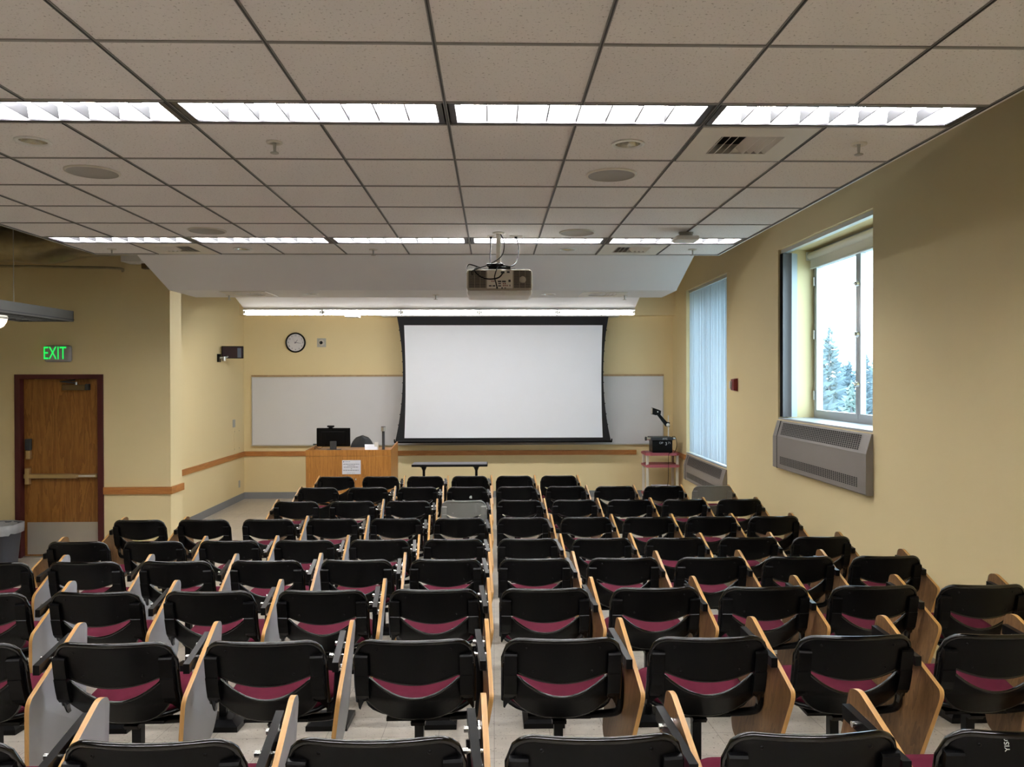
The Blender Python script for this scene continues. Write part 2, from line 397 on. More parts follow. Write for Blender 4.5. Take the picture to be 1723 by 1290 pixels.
for j, (y0, y1, l) in enumerate(rows_y):
    gr.box(XG[0], XG[-1], y1-bw, y1+bw, HC-0.001, HC+0.012, GRID)
    for i, xg in enumerate(XG):
        if l and i % 2: continue
        gr.box(xg-bw, xg+bw, y0+bw, y1-bw, HC-0.001, HC+0.012, GRID)
        gr.box(xg-0.0025, xg+0.0025, y0, y1, HC-0.0045, HC-0.001, DGREY)
struct('trim_5', gr)
# white edge trim around the floating ceiling
ed = MB()
for x0, x1 in ((XG[0]-0.016, XG[0]-0.004), (XG[-1]+0.004, XG[-1]+0.016)): ed.box(x0, x1, YC0, 7.757, HC-0.004, HC+0.16, WHITE)
ed.box(XG[0]-0.016, XG[-1]+0.016, 7.757, 7.769, HC-0.004, HC+0.16, WHITE)
struct('trim_6', ed)

# troffers
def make_troffer():
    root = thing('recessed_troffer', 'x', 'ceiling light', (0, 0, HC), 'recessed fluorescent troffers')
    L, D, h = 2*T-0.03, 0.3048-0.026, 0.10
    fr_ = MB()
    for a in (-1, 1):
        fr_.box(min(a*L/2, a*(L/2-0.028)), max(a*L/2, a*(L/2-0.028)), -D/2, D/2, 0.001, 0.012, BLACKF)
        fr_.box(-L/2, L/2, min(a*D/2, a*(D/2-0.016)), max(a*D/2, a*(D/2-0.016)), 0.001, 0.012, BLACKF)
    fr_.build('black_frame', root)
    ho = MB()
    l2, d2 = L/2-0.028, D/2-0.016
    ho.add([(-l2, -d2, .008), (l2, -d2, .008), (l2, d2, .008), (-l2, d2, .008), (-l2, -d2*.8, h), (l2, -d2*.8, h), (l2, d2*.8, h), (-l2, d2*.8, h)],
           [(0, 1, 5, 4), (1, 2, 6, 5), (2, 3, 7, 6), (3, 0, 4, 7), (4, 5, 6, 7)], REFL)
    ho.build('reflector', root)
    tb = MB(); tb.cyl((-l2+0.02, 0.035, h-0.03), (l2-0.02, 0.035, h-0.03), 0.016, TUBEM, seg=12)
    tb.cyl((-l2+0.02, -0.055, h-0.03), (l2-0.02, -0.055, h-0.03), 0.016, TUBEM, seg=12); tb.build('fluorescent_tube', root)
    for k in range(1, 8):
        x = -l2 + 2*l2*k/8
        MB().prism([(-d2, .009), (d2, .009), (d2*.9, .062), (-d2*.9, .062)], x-0.003, x+0.003, BLADE).build('louver_blade', root)
    return root
tp = make_troffer(); reg(tp)
place_words = ['leftmost', 'second from left', 'middle', 'fourth from left', 'rightmost']
first = True
ly = [(a+b_)/2 for a, b_, l in rows_y if l]
for r_i, yy in enumerate(ly):
    for k in range(5):
        if r_i == 2 and False: continue
        o = tp if first else copy_tree(tp)
        first = False
        o.location = ((XG[2*k]+XG[2*k+2])/2, yy, HC)
        rown = {0: 'far row', 1: 'near row', 2: 'row behind the view'}[r_i]
        o['label'] = 'white louvered fluorescent ceiling light, %s of five in the %s' % (place_words[k], rown)
# speakers, downlights, sprinklers, vents
def speaker(x, y, label):
    t = thing('ceiling_speaker', label, 'speaker', (x, y, HC), 'round ceiling speakers')
    MB().lathe([(0.152, 0.003), (0.150, -0.004), (0.139, -0.006)], (0, 0, 0), OFFW).build('rim', t)
    MB().lathe([(0.139, -0.006), (0.136, -0.002), (0.001, -0.008)], (0, 0, 0), SPK).build('grille', t)
speaker(0.708, 4.70, 'round grey ceiling speaker nearest to the vent panel, right of centre')
speaker(-2.352, 4.68, 'round grey ceiling speaker nearest the left edge of the photo')
speaker(-2.352, 6.53, 'small-looking round grey ceiling speaker just before the left far troffers')
speaker(0.702, 6.57, 'small-looking round grey ceiling speaker right of the hanging projector')
def downlight(x, y, z, label):
    t = thing('downlight', label, 'downlight', (x, y, z), 'recessed round downlights')
    MB().lathe([(0.068, 0.006), (0.086, 0.003), (0.086, -0.004), (0.070, -0.005), (0.066, 0.004)], (0, 0, 0), WHITE).build('trim_ring', t)
    c = MB().lathe([(0.067, 0.002), (0.060, 0.045), (0.045, 0.09), (0.001, 0.105)], (0, 0, 0), CHROME)
    c.build('reflector_cup', t)
    MB().lathe([(0.001, 0.05), (0.022, 0.055), (0.026, 0.08), (0.015, 0.10)], (0, 0, 0), OFFW, seg=16).build('bulb', t)
downlight(DL[0][0], DL[0][1], HC, 'round chrome downlight right of centre, behind the near light row')
downlight(DL[1][0], DL[1][1], HC, 'round chrome downlight at the upper left of the ceiling')
downlight(DL[2][0], DL[2][1], HC, 'round chrome downlight beyond the far light row, right of projector')
downlight(DL[3][0], DL[3][1], HC, 'round chrome downlight beyond the far light row, left half')
def sprinkler(x, y, z, label):
    t = thing('fire_sprinkler', label, 'sprinkler', (x, y, z), 'ceiling fire sprinklers')
    MB().lathe([(0.042, 0.003), (0.040, -0.004), (0.028, -0.006), (0.020, 0.0)], (0, 0, 0), OFFW, seg=20).build('escutcheon', t)
    h = MB().cyl((0, 0, 0.0), (0, 0, -0.05), 0.009, PLATE, 0.006, seg=10)
    h.lathe([(0.001, -0.055), (0.022, -0.055), (0.022, -0.051), (0.001, -0.051)], (0, 0, 0), PLATE, seg=12)
    h.build('sprinkler_head', t)
sprinkler(-1.125, 4.083, HC, 'small sprinkler head on the near ceiling, left of centre')
sprinkler(1.907, 4.063, HC, 'small sprinkler head on the near ceiling beside the right wall')
sprinkler(-3.58, 7.47, HC, 'small sprinkler head at the far left corner of the tiled ceiling')
sprinkler(-1.134, 7.467, HC, 'small sprinkler head beyond the far light row, left of the projector')
sprinkler(1.893, 7.43, HC, 'small sprinkler head at the far right corner of the tiled ceiling')
sprinkler(-0.661, 9.03, 3.09, 'small sprinkler head in the lower soffit left of the projector')
sprinkler(1.515, 9.05, 3.09, 'small sprinkler head at the right of the lower soffit')
sprinkler(-3.02, 9.06, 3.09, 'small sprinkler head at the left of the lower soffit')
def vent(x, y, z, pw, pd, gw, gd, label):
    t = thing('air_vent', label, 'vent', (x, y, z), 'ceiling air vents')
    f = MB()
    a, b_, c, d = -pw/2, -gw/2, gw/2, pw/2; e0, f0, g0, h0 = -pd/2, -gd/2, gd/2, pd/2
    z0 = -0.002
    f.box(a, d, e0, f0, z0, 0.004, OFFW); f.box(a, d, g0, h0, z0, 0.004, OFFW); f.box(a, b_, f0, g0, z0, 0.004, OFFW); f.box(c, d, f0, g0, z0, 0.004, OFFW)
    f.build('panel', t)
    MB().box(b_, c, f0, g0, 0.05, 0.06, DARK).box(b_-.004, b_, f0, g0, 0.0, 0.06, OFFW).box(c, c+.004, f0, g0, 0, 0.06, OFFW).box(b_, c, f0-.004, f0, 0, .06, OFFW).box(b_, c, g0, g0+.004, 0, .06, OFFW).build('duct_throat', t)
    s = MB(); n = 8
    for k in range(n):
        xx = b_ + (k+0.5)*(c-b_)/n; sl = 0.018 if k < n/2 else -0.018
        s.add([(xx-sl, f0, -0.004), (xx+sl, f0, 0.03), (xx+sl, g0, 0.03), (xx-sl, g0, -0.004), (xx-sl+.003, f0, -0.004), (xx+sl+.003, f0, 0.03), (xx+sl+.003, g0, 0.03), (xx-sl+.003, g0, -0.004)],
              [(0, 1, 2, 3), (4, 7, 6, 5), (0, 3, 7, 4), (1, 5, 6, 2)], OFFW)
    s.build('slats', t)
vc = lambda i, j: ((XG[i]+XG[i+1])/2, (rows_y[j][0]+rows_y[j][1])/2)
for c, lab in zip(VENTC, ('large square ceiling air vent panel near the right window, behind near lights',
                          'square air vent panel at the far left of the tiled ceiling',
                          'square air vent panel beyond the far light row on the right')):
    vent(*vc(*c), HC, T-0.03, T-0.03, 0.32, 0.30, lab)

# sloped panels and lower soffit
X0, X1 = -3.49, 2.00
def slab(mb, pts, th, m):   # (y,z) profile extruded over x, thickness upward
    n = len(pts)
    prof = list(pts) + [(p[0], p[1]+th) for p in reversed(pts)]
    mb.prism(prof, X0, X1, m)
struct('ceiling_panel_sloped', (lambda m: (slab(m, [(7.79, 3.35), (8.55, 3.09)], 0.03, SOFF), m)[1])(MB()))
so = MB()
HS = [((-2.056, 8.92), 0.062), ((0.625, 8.95), 0.062)]
xs = [X0, -2.36, -1.75, 0.32, 0.93, X1]
for k in range(5):
    a, b_ = xs[k], xs[k+1]
    if k in (1, 3): tile_with_hole(so, a, b_, 8.55, 9.32, 3.09, HS[0 if k == 1 else 1][0], 0.068, WHITEP)
    else: so.add([(a, 8.55, 3.09), (b_, 8.55, 3.09), (b_, 9.32, 3.09), (a, 9.32, 3.09)], [(0, 1, 2, 3)], WHITEP)
so.box(X0, X1, 8.55, 9.32, 3.21, 3.23, WHITEP).box(X0, X1, 9.31, 9.32, 3.0905, 3.22, WHITEP).box(X0-.005, X0, 8.55, 9.32, 3.0905, 3.22, WHITEP).box(X1, X1+.005, 8.55, 9.32, 3.0905, 3.22, WHITEP)
struct('ceiling_soffit', so)
downlight(-2.056, 8.92, 3.09, 'round downlight in the lower soffit, above the clock side')
downlight(0.625, 8.95, 3.09, 'round downlight in the lower soffit right of the projector')
vent(-2.75, 8.93, 3.087, 0.50, 0.50, 0.30, 0.28, 'air vent in the lower soffit at the left')
vent(1.25, 8.97, 3.087, 0.50, 0.50, 0.30, 0.28, 'air vent in the lower soffit at the right')
struct('ceiling_panel_front', (lambda m: (slab(m, [(10.2, 3.40), (11.1, 3.108), (11.5, 3.108)], 0.03, SOFF), m)[1])(MB()))

# wall washer strip of five fixtures
def make_washer():
    root = thing('strip_light', 'x', 'strip light', (0, 0, 0), 'row of strip lights over the screen')
    MB().box(-0.548, 0.548, -0.04, 0.14, -0.012, 0.0, WHITE).box(-0.548, -0.542, 0.0, 0.14, -0.07, -0.012, WHITE).box(0.542, 0.548, 0, 0.14, -0.07, -0.012, WHITE).build('housing', root)
    MB().prism([(0.012, -0.014), (0.128, -0.014), (0.128, -0.05), (0.105, -0.07), (0.03, -0.07), (0.004, -0.045)], -0.541, 0.541, LENSM).build('lens', root)
    MB().box(-0.541, -0.515, -0.003, 0.004, -0.06, -0.016, PLATE).build('end_clip', root); MB().box(0.515, 0.541, -0.003, 0.004, -0.06, -0.016, PLATE).build('end_clip', root)
    return root
wp = make_washer(); reg(wp)
for k in range(5):
    o = wp if k == 0 else copy_tree(wp)
    o.location = (-3.515+0.553+1.106*k, 11.12, 3.106)
    o['label'] = 'glowing white strip light above the front wall, %s of five' % ['leftmost', 'second from left', 'middle', 'fourth from left', 'rightmost'][k]
tag(MB().bbox(-2.10, -1.90, 11.16, 11.30, 3.0, 3.034, 0.006, WHITE).build('sensor_box'), 'small white box hanging just under the second strip light', 'sensor')

# ------------------------------------------------------------------ plenum: duct, pipe, pendant fixture
d_ = MB(); pts = []
for k in range(48):
    x = -7.5 + k*(6.0/47); pts.append((x, 8.98+0.015*math.sin(k*1.7), 3.64+0.02*math.sin(k*0.9)+0.30*max(0, (x+5.2)/2.0)**1.5))
d_.tube(pts, 0.20, FOIL, seg=20); tag(d_.build('foil_duct'), 'foil-wrapped air duct above the door beyond the tiled ceiling', 'duct')
tag(MB().tube([(-7.5, 9.32, 3.46), (-6, 9.32, 3.455), (-5, 9.32, 3.445), (-4.40, 9.32, 3.43), (-4.36, 9.36, 3.40)], 0.014, FOIL, sub=5).build('thin_pipe'), 'thin pipe running along the wall beneath the foil duct', 'pipe')
tag(MB().box(-4.33, -4.1, 9.25, 9.49, 3.50, 3.62, WHITEP).box(-4.16, -4.1, 9.40, 9.49, 3.44, 3.50, BRZD).build('wall_bracket'), 'pale bracket high on the wall at the ceiling edge', 'bracket')
t = thing('pendant_light', 'long grey hanging light fixture with louvered underside, at far left', 'pendant light', (-4.99, 0, 0))
bx0, bx1 = -0.30, 0.30
MB().box(bx0, bx0+.01, 3.5, 8.9, 2.775, 2.885, PENDM).box(bx1-.01, bx1, 3.5, 8.9, 2.775, 2.885, PENDM).box(bx0, bx1, 8.885, 8.9, 2.775, 2.885, DGREY).box(bx0, bx1, 3.5, 3.515, 2.775, 2.885, DGREY).box(bx0, bx1, 3.5, 8.9, 2.885, 2.893, PENDM).box(bx1-.012, bx1+.006, 3.5, 8.9, 2.79, 2.80, DGREY).build('housing', t)
lv = MB()
for k in range(46): lv.box(bx0+.01, bx1-.01, 3.55+k*0.117, 3.556+k*0.117, 2.78, 2.83, DGREY)
for k in range(1, 4): lv.box(bx0+k*.15-.002, bx0+k*.15+.002, 3.52, 8.88, 2.78, 2.83, DGREY)
lv.build('louver', t)
LOWT = mat('dim_pendant_tube', (1, 1, 1), 0.5, emit=(1.0, 0.90, 0.76), es=6.0)
MB().cyl((-0.12, 3.6, 2.86), (-0.12, 8.8, 2.86), 0.014, LOWT).cyl((0.12, 3.6, 2.86), (0.12, 8.8, 2.86), 0.014, LOWT).build('fluorescent_tube', t)
MB().cyl((0, 4.2, 2.893), (0, 4.2, HT), 0.004, BRUSH, seg=6).cyl((0, 8.3, 2.893), (0, 8.3, HT), 0.004, BRUSH, seg=6).build('hanging_wire', t)
t = thing('bowl_light', 'glowing white glass bowl light below the pendant fixture at far left', 'ceiling light', (-5.07, 8.0, 2.775))
MB().lathe([(0.001, 0.0), (0.172, 0.0), (0.178, -0.02), (0.172, -0.035)], (0, 0, 0), WHITE).build('collar', t)
MB().lathe([(0.170, -0.03), (0.165, -0.06), (0.14, -0.105), (0.09, -0.138), (0.001, -0.152)], (0, 0, 0), GLOBE).build('glass_bowl', t)

# ------------------------------------------------------------------ windows
def window(name, W, zsash, n=2, latches=True):
    root = sempty(name)
    y0, y1, z0, z1 = W; x = XR+0.43
    f = MB(); g = 0.055
    f.box(x-.02, x+.06, y0, y0+g, z0, z1, WINF).box(x-.02, x+.06, y1-g, y1, z0, z1, WINF).box(x-.02, x+.06, y0+g, y1-g, z0, z0+g, WINF).box(x-.02, x+.06, y0+g, y1-g, z1-0.16, z1, WINF)
    f.build('window_frame', root)
    ya, yb, za, zbb = y0+g, y1-g, z0+g, z1-0.16
    w = (yb-ya)/n
    for k in range(n):
        a, b_ = ya+k*w, ya+(k+1)*w; s = MB(); h = 0.052; xs0, xs1 = x-0.035, x+0.02
        s.box(xs0, xs1, a+.004, a+h, za, zbb, WINF).box(xs0, xs1, b_-h, b_-.004, za, zbb, WINF).box(xs0, xs1, a+h, b_-h, za, za+h, WINF).box(xs0, xs1, a+h, b_-h, zbb-h, zbb, WINF)
        so_ = s.build('sash', root)
        MB().box(x-.008, x-.003, a+h-.003, b_-h+.003, za+h-.003, zbb-h+.003, GLASS).build('window_pane', so_)
        if latches and k == n-1:
            for zz in (z0+0.27, z0+0.95, z0+1.55):
                MB().box(x-.05, x-.035, b_-0.012, b_+.012, zz-.05, zz+.05, BRUSH).build('hinge', so_)
    if latches:
        for zz in (z0+.40, z0+.90, z0+1.40):
            l_ = MB().lathe([(.001, -.035), (.018, -.035), (.022, -.02), (.030, 0)], (x-.035, ya+w, zz), CHROME, axis='x', seg=12)
            l_.cyl((x-.055, ya+w, zz), (x-.055, ya+w+.07, zz+.01), .006, CHROME, seg=8); l_.build('latch', root)
    return root
w2 = window('window_1', W2, None); w1 = window('window_2', W1, None, latches=False)
MB().box(XR+0.005, XR+0.43, W2[0], W2[1], W2[2]-0.001, W2[2]+0.018, WINF).build('window_sill', w2)
MB().box(XR+0.005, XR+0.43, W1[0], W1[1], W1[2]-0.001, W1[2]+0.018, WINF).build('window_sill', w1)
# roller shade rolled up in the near window
t = thing('roller_shade', 'rolled-up pale roller shade at the top of the near window', 'roller shade', (XR+0.36, 0, 0))
MB().cyl((0, W2[0]+.03, 3.50), (0, W2[1]-.03, 3.50), 0.042, OFFW, seg=20).build('roll', t)
MB().box(-0.012, 0.0, W2[0]+.05, W2[1]-.05, 3.36, 3.50, OFFW).cyl((-0.006, W2[0]+.05, 3.36), (-0.006, W2[1]-.05, 3.36), .012, ALU, seg=10).build('shade_hem', t)
MB().box(-0.045, 0.045, W2[1]-.03, W2[1]-.004, 3.455, 3.55, WHITE).box(-0.045, 0.045, W2[0]+.004, W2[0]+.03, 3.455, 3.55, WHITE).build('bracket', t)
# vertical blinds
def vblind(name, label, W, ys, zlo, mats, ang, width=0.100, xc=XR+0.07):
    t = thing(name, label, 'blinds', (xc, 0, 0))
    MB().box(-.03, .03, W[0]+.01, W[1]-.01, W[3]-0.045, W[3]-0.004, ALU).build('head_rail', t)
    s = MB()
    for k, yy in enumerate(ys):
        a = ang + random.uniform(-.20, .20); dx, dy = math.cos(a)*width/2, math.sin(a)*width/2
        m_ = mats[k % len(mats)]
        P = []
        for q in range(5):
            u = q/4*2-1; bow = 0.014*(1-u*u)
            P.append((dx*u - bow*math.sin(a), yy+dy*u + bow*math.cos(a)))
        zt = W[3]-0.05
        vv = [(p[0], p[1], zlo) for p in P] + [(p[0], p[1], zt) for p in P] + [(p[0]+.001, p[1]+.001, zlo) for p in P] + [(p[0]+.001, p[1]+.001, zt) for p in P]
        s.add(vv, [(q, q+1, q+6, q+5) for q in range(4)] + [(q+10, q+15, q+16, q+11) for q in range(4)], m_, True)
    s.build('vanes', t); return t
n1 = 32
vblind('vertical_blind', 'closed pale blue vertical blinds covering the far window', W1, [W1[0]+.03+k*(W1[1]-W1[0]-.06)/(n1-1) for k in range(n1)], W1[2]+.03, [BLIND], PI-1.30)
vblind('vertical_blind', 'grey vertical blinds stacked open at the far side of the near window', W2, [W2[1]-.03-k*0.011 for k in range(9)], W2[2]+.03, [VANEG], 0.05, xc=XR+0.06)
tag(MB().add([(XR+.115, W2[1]-.10, W2[2]+.03), (XR+.195, W2[1]-.06, W2[2]+.03), (XR+.195, W2[1]-.06, W2[3]-.05), (XR+.115, W2[1]-.10, W2[3]-.05),
              (XR+.116, W2[1]-.097, W2[2]+.03), (XR+.196, W2[1]-.057, W2[2]+.03), (XR+.196, W2[1]-.057, W2[3]-.05), (XR+.116, W2[1]-.097, W2[3]-.05)],
             [(0, 1, 2, 3), (4, 7, 6, 5), (0, 3, 7, 4), (1, 5, 6, 2), (0, 4, 5, 1), (3, 2, 6, 7)], BLIND).build('blind_vane'), 'single pale blue blind vane beside the stacked grey blinds', 'blinds')

# heaters below the windows
def heater(y0, y1, zb_, zs, zt, label):
    t = thing('wall_heater', label, 'heater', (0, 0, 0), 'wall heaters below the windows')
    xf = 3.155; xt = 3.20
    prof = [(XR-.002, zb_), (xf+.01, zb_), (xf, zb_+.012), (xf, zs), (xt, zt-.012), (xt+.004, zt), (XR-.002, zt)]
    b = MB(); b.prism(prof, y0, y1, HEAT, axis='y'); b.build('casing', t)
    MB().box(xf+.002, XR-.002, y1+.001, y1+.012, zb_+.005, zs-.01, HEAT).prism([(XR-.002, zb_), (xf-.004, zb_), (xf-.004, zs), (xt-.004, zt), (XR-.002, zt)], y1-.125, y1-.12, DARK, axis='y').build('end_cap_seam', t)
    def slot(P0, dY, dZ, n, rows, w, h, nm, nx):
        g = MB()
        for i in range(n):
            for r_ in range(rows):
                c = Vector(P0) + Vector((0, dY*i, 0)) + Vector(dZ)*r_
                dz = Vector(dZ).normalized()*h/2; o = Vector(nx)*0.0015
                p = [c-dz+Vector((0, -w/2, 0))+o, c-dz+Vector((0, w/2, 0))+o, c+dz+Vector((0, w/2, 0))+o, c+dz+Vector((0, -w/2, 0))+o]
                g.add(p, [(0, 1, 2, 3)], DARK)
        g.build(nm, t)
    n = 44; dy = (y1-y0-0.36)/n
    up_ = Vector((xt-xf, 0, zt-zs)); L_ = up_.length; up_.normalize(); nx = Vector((-up_.z, 0, up_.x))
    p0 = Vector((xf, y0+.17, zs)) + up_*0.03
    slot(p0, dy, up_*((L_-.055)/7), n, 8, dy*0.72, (L_-.055)/7*0.72, 'top_grille', nx)
    slot((xf, y0+.17, zb_+.06), dy, (0, 0, .0145), n, 6, dy*0.72, .0105, 'bottom_grille', (-1, 0, 0))
heater(6.585, 8.80, 1.13, 1.485, 1.655, 'taupe metal heater mounted under the near window')
heater(10.76, 12.98, 0.455, 0.69, 0.862, 'taupe metal heater mounted under the far window behind the chairs')
# fire alarm
t = thing('fire_alarm', 'dark red fire alarm strobe on the right wall between the windows', 'fire alarm', (XR, 10.35, 2.04))
MB().prism([(0, -.085), (0, .085), (-.055, .072), (-.055, -.072)], -.065, .065, RED, axis='y').build('housing', t)
MB().bbox(-.085, -.055, .0, .045, -.05, .05, .006, WHITE).build('strobe_lens', t)

# outside
struct('ground_outside', MB().box(XR+1, 120, -20, 160, -6.2, -6.0, GRASS))
def conifer(x, y, zb_, h, r, label, m=TREEM, seed=1):
    rnd = random.Random(seed); t = thing('conifer_tree', label, 'tree', (x, y, zb_), 'trees outside the near window')
    MB().cyl((0, 0, 0), (0, 0, h), 0.22, TRUNK, 0.02, seg=8).build('trunk', t)
    f = MB(); n = 95
    for k in range(n):
        q = (k/(n-1))**0.85; rr = r*(1-q)**0.75+0.08
        for a in range(5):
            z = h*(0.08+0.92*q) + rnd.uniform(-.15, .15)
            t_ = rnd.uniform(0, 2*PI); L = rr*rnd.uniform(.35, 1.25); w = L*0.13+.04
            c, s_ = math.cos(t_), math.sin(t_); dr = rnd.uniform(-.30, .12)*L
            p = lambda d, wv, dz: (c*d - s_*wv, s_*d + c*wv, z+dz)
            j = rnd.uniform(.6, 1.4)
            vv = [p(0, 0, .08), p(L*.5, -w*j, dr*.4-.08), p(L, 0, dr+.16*L), p(L*.6, w*j, dr*.4-.08), p(L*.5, 0, dr*.4+w*.5), p(L*.55, 0, dr*.5-w*1.2)]
            f.add(vv, [(0, 1, 4), (1, 2, 4), (2, 3, 4), (3, 0, 4), (0, 5, 1), (1, 5, 2), (2, 5, 3), (3, 5, 0)], m)
    f.build('foliage', t)
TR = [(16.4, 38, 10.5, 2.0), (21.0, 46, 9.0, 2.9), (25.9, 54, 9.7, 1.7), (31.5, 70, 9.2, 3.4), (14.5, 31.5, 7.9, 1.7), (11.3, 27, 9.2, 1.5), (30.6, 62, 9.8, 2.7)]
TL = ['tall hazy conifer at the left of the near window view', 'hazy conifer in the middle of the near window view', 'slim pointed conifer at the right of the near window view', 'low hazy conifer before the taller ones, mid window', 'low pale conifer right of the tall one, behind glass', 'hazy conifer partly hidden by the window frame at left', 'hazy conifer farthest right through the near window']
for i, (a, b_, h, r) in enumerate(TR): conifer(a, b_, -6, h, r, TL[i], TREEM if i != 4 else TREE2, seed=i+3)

# ------------------------------------------------------------------ door
dr = sempty('door_1')
f = MB()
f.box(DX0, DX0+0.065, YD-.02, YD+.25, 0, DZ, DFR).box(DX1-.065, DX1, YD-.02, YD+.25, 0, DZ, DFR).box(DX0+.065, DX1-.065, YD-.02, YD+.25, DZ-.055, DZ, DFR)
f.box(DX0+.065, DX0+.085, YD+.105, YD+.25, 0, DZ-.055, DFR).build('door_frame', dr)
lf = MB().box(DX0+.067, DX1-.067, YD+.06, YD+.104, 0.012, DZ-.058, OAKD).build('door_leaf', dr)
yl = YD+.06
MB().box(DX0+.10, DX1-.085, yl-.003, yl, .03, .415, KICK).build('kick_plate', lf)
pb = MB()
pb.bbox(DX0+.085, DX1-.33, yl-.055, yl-.004, .945, 1.0, .008, BRONZE)
pb.bbox(DX1-.33, DX1-.085, yl-.062, yl-.004, .955, .998, .008, BRONZE)
pb.bbox(DX0+.10, DX0+.15, yl-.06, yl-.001, .875, 1.07, .008, BRONZE)
pb.box(DX1-.30, DX1-.105, yl-.064, yl-.061, .966, .987, OFFW)
pb.build('push_bar', lf)
MB().bbox(DX0+.095, DX0+.165, yl-.045, yl-.001, 1.285, 1.42, .01, DGREY).build('lock_keypad', lf)
MB().bbox(DX0+.105, DX0+.162, yl-.05, yl-.001, 1.175, 1.283, .01, BRONZE).build('lock_body', lf)
cl = MB().bbox(-5.155, -4.885, yl-.06, yl-.001, 2.0, 2.065, .006, BRZD).bbox(-4.885, -4.84, yl-.05, yl-.001, 2.0, 2.075, .006, DGREY)
cl.tube([(-5.0, yl-.03, 2.085), (-5.16, yl-.08, 2.105), (-5.0, yl-.05, 2.12)], .009, DGREY).cyl((-5.0, yl-.03, 2.06), (-5.0, yl-.03, 2.10), .014, BRUSH, seg=10)
cl.build('door_closer', lf)
MB().box(DX0+.065, DX1-.065, YD+.02, YD+.12, 0, .012, BRUSH).build('threshold', dr)
# exit sign
t = thing('exit_sign', 'green lit EXIT sign on the wall above the wooden door', 'exit sign', (-5.177, YD, 2.436))
MB().bbox(-.16, .16, -.05, -.0005, -.10, .10, .03, SIGNW).build('housing', t)
mt = Matrix.Translation((-.028, -.052, 0)) @ Matrix.Rotation(PI/2, 4, 'X') @ Matrix.Diagonal((0.62, 1, 1, 1))
MB().text('EXIT', 0.215, mt, GREEN, .001).build('lettering', t)
# wastebasket
t = thing('waste_bin', 'grey plastic waste bin with clear liner left of the door', 'waste bin', (-5.72, 9.15, 0))
b = MB(); seg = 40
def ring(rx, ry, z): return [(math.copysign(abs(math.cos(2*PI*k/seg))**.6, math.cos(2*PI*k/seg))*rx, math.copysign(abs(math.sin(2*PI*k/seg))**.6, math.sin(2*PI*k/seg))*ry, z) for k in range(seg)]
def loft(mb, rings, m, cap0=False, cap1=False):
    vv = [p for r_ in rings for p in r_]; n = seg
    mb.add(vv, [(i*n+k, i*n+(k+1) % n, (i+1)*n+(k+1) % n, (i+1)*n+k) for i in range(len(rings)-1) for k in range(n)], m, True)
    if cap0: mb.add(rings[0], [list(range(n))], m)
    if cap1: mb.add(rings[-1], [list(range(n))], m)
loft(b, [ring(.20, .15, 0.0), ring(.205, .155, .02), ring(.245, .19, .44), ring(.262, .205, .445), ring(.262, .205, .47), ring(.245, .19, .472), ring(.235, .18, .44), ring(.20, .15, .05)], TRASH, True, True)
b.build('bin_body', t)
b = MB(); rs = random.Random(4)
def wr_(rx, ry, z, j): return [(p[0]*(1+j*rs.uniform(-.03, .03)), p[1]*(1+j*rs.uniform(-.03, .03)), p[2]+j*rs.uniform(-.012, .012)) for p in ring(rx, ry, z)]
loft(b, [wr_(.262, .206, .37, 1.0), wr_(.268, .211, .41, .5), wr_(.268, .211, .474, .2), wr_(.255, .20, .478, .4), wr_(.21, .16, .42, 1), wr_(.19, .14, .3, 1)], BAG)
b.build('liner_bag', t)

# ------------------------------------------------------------------ front wall items
t = thing('whiteboard', 'long white dry-erase board on the front wall behind the screen', 'whiteboard', (0, YB, 0))
wx0, wx1, wz0, wz1 = -4.29, 3.05, .945, 2.165
MB().box(wx0+.015, wx1-.015, -.018, -.001, wz0+.015, wz1-.015, WB).build('writing_surface', t)
MB().box(wx0, wx1, -.026, -.001, wz1-.015, wz1, ALU).box(wx0, wx1, -.026, -.001, wz0, wz0+.015, ALU).box(wx0, wx0+.015, -.026, -.001, wz0+.015, wz1-.015, ALU).box(wx1-.015, wx1, -.026, -.001, wz0+.015, wz1-.015, ALU).build('frame', t)
MB().box(wx0, wx1, -.065, -.026, wz0-.004, wz0+.004, ALU).build('marker_tray', t)
MB().box(wx0, wx1, -.034, -.026, wz1+.0, wz1+.03, wood('cork_strip', (.35, .22, .10), (.5, .33, .17))).build('cork_map_rail', t)
tag(MB().bbox(-3.20, -3.05, YB-.062, YB-.03, .95, .975, .004, DGREY).build('board_eraser'), 'small black eraser on the whiteboard tray', 'eraser')
# clock
t = thing('wall_clock', 'round black-rimmed white wall clock left of the screen', 'clock', (-3.51, YB, 2.77))
MB().lathe([(.155, -.001), (.176, -.001), (.178, -.03), (.168, -.045), (.155, -.04), (.152, -.022)], (0, 0, 0), BLKM, 'y', 48).build('rim', t)
MB().lathe([(.153, -.020), (.0005, -.021)], (0, 0, 0), CLKW, 'y', 48).build('clock_face', t)
nm = MB(); RX = Matrix.Rotation(PI/2, 4, 'X')
for k in range(1, 13):
    a = 2*PI*k/12; nm.text(str(k), .038, Matrix.Translation((.125*math.sin(a), -.024, .125*math.cos(a))) @ RX, INK, .0004)
nm.build('numerals', t)
def hand(a, L, w, y_, m, nmn):
    d = Vector((math.sin(a), 0, math.cos(a))); n = Vector((d.z, 0, -d.x)); o = Vector((0, y_, 0))
    p = [o-d*.02+n*w, o+d*L+n*w*.4, o+d*L-n*w*.4, o-d*.02-n*w]; p2 = [q+Vector((0, .001, 0)) for q in p]
    MB().add(p+p2, [(0, 1, 2, 3), (4, 7, 6, 5), (0, 3, 7, 4), (1, 5, 6, 2), (0, 4, 5, 1), (3, 2, 6, 7)], m).build(nmn, t)
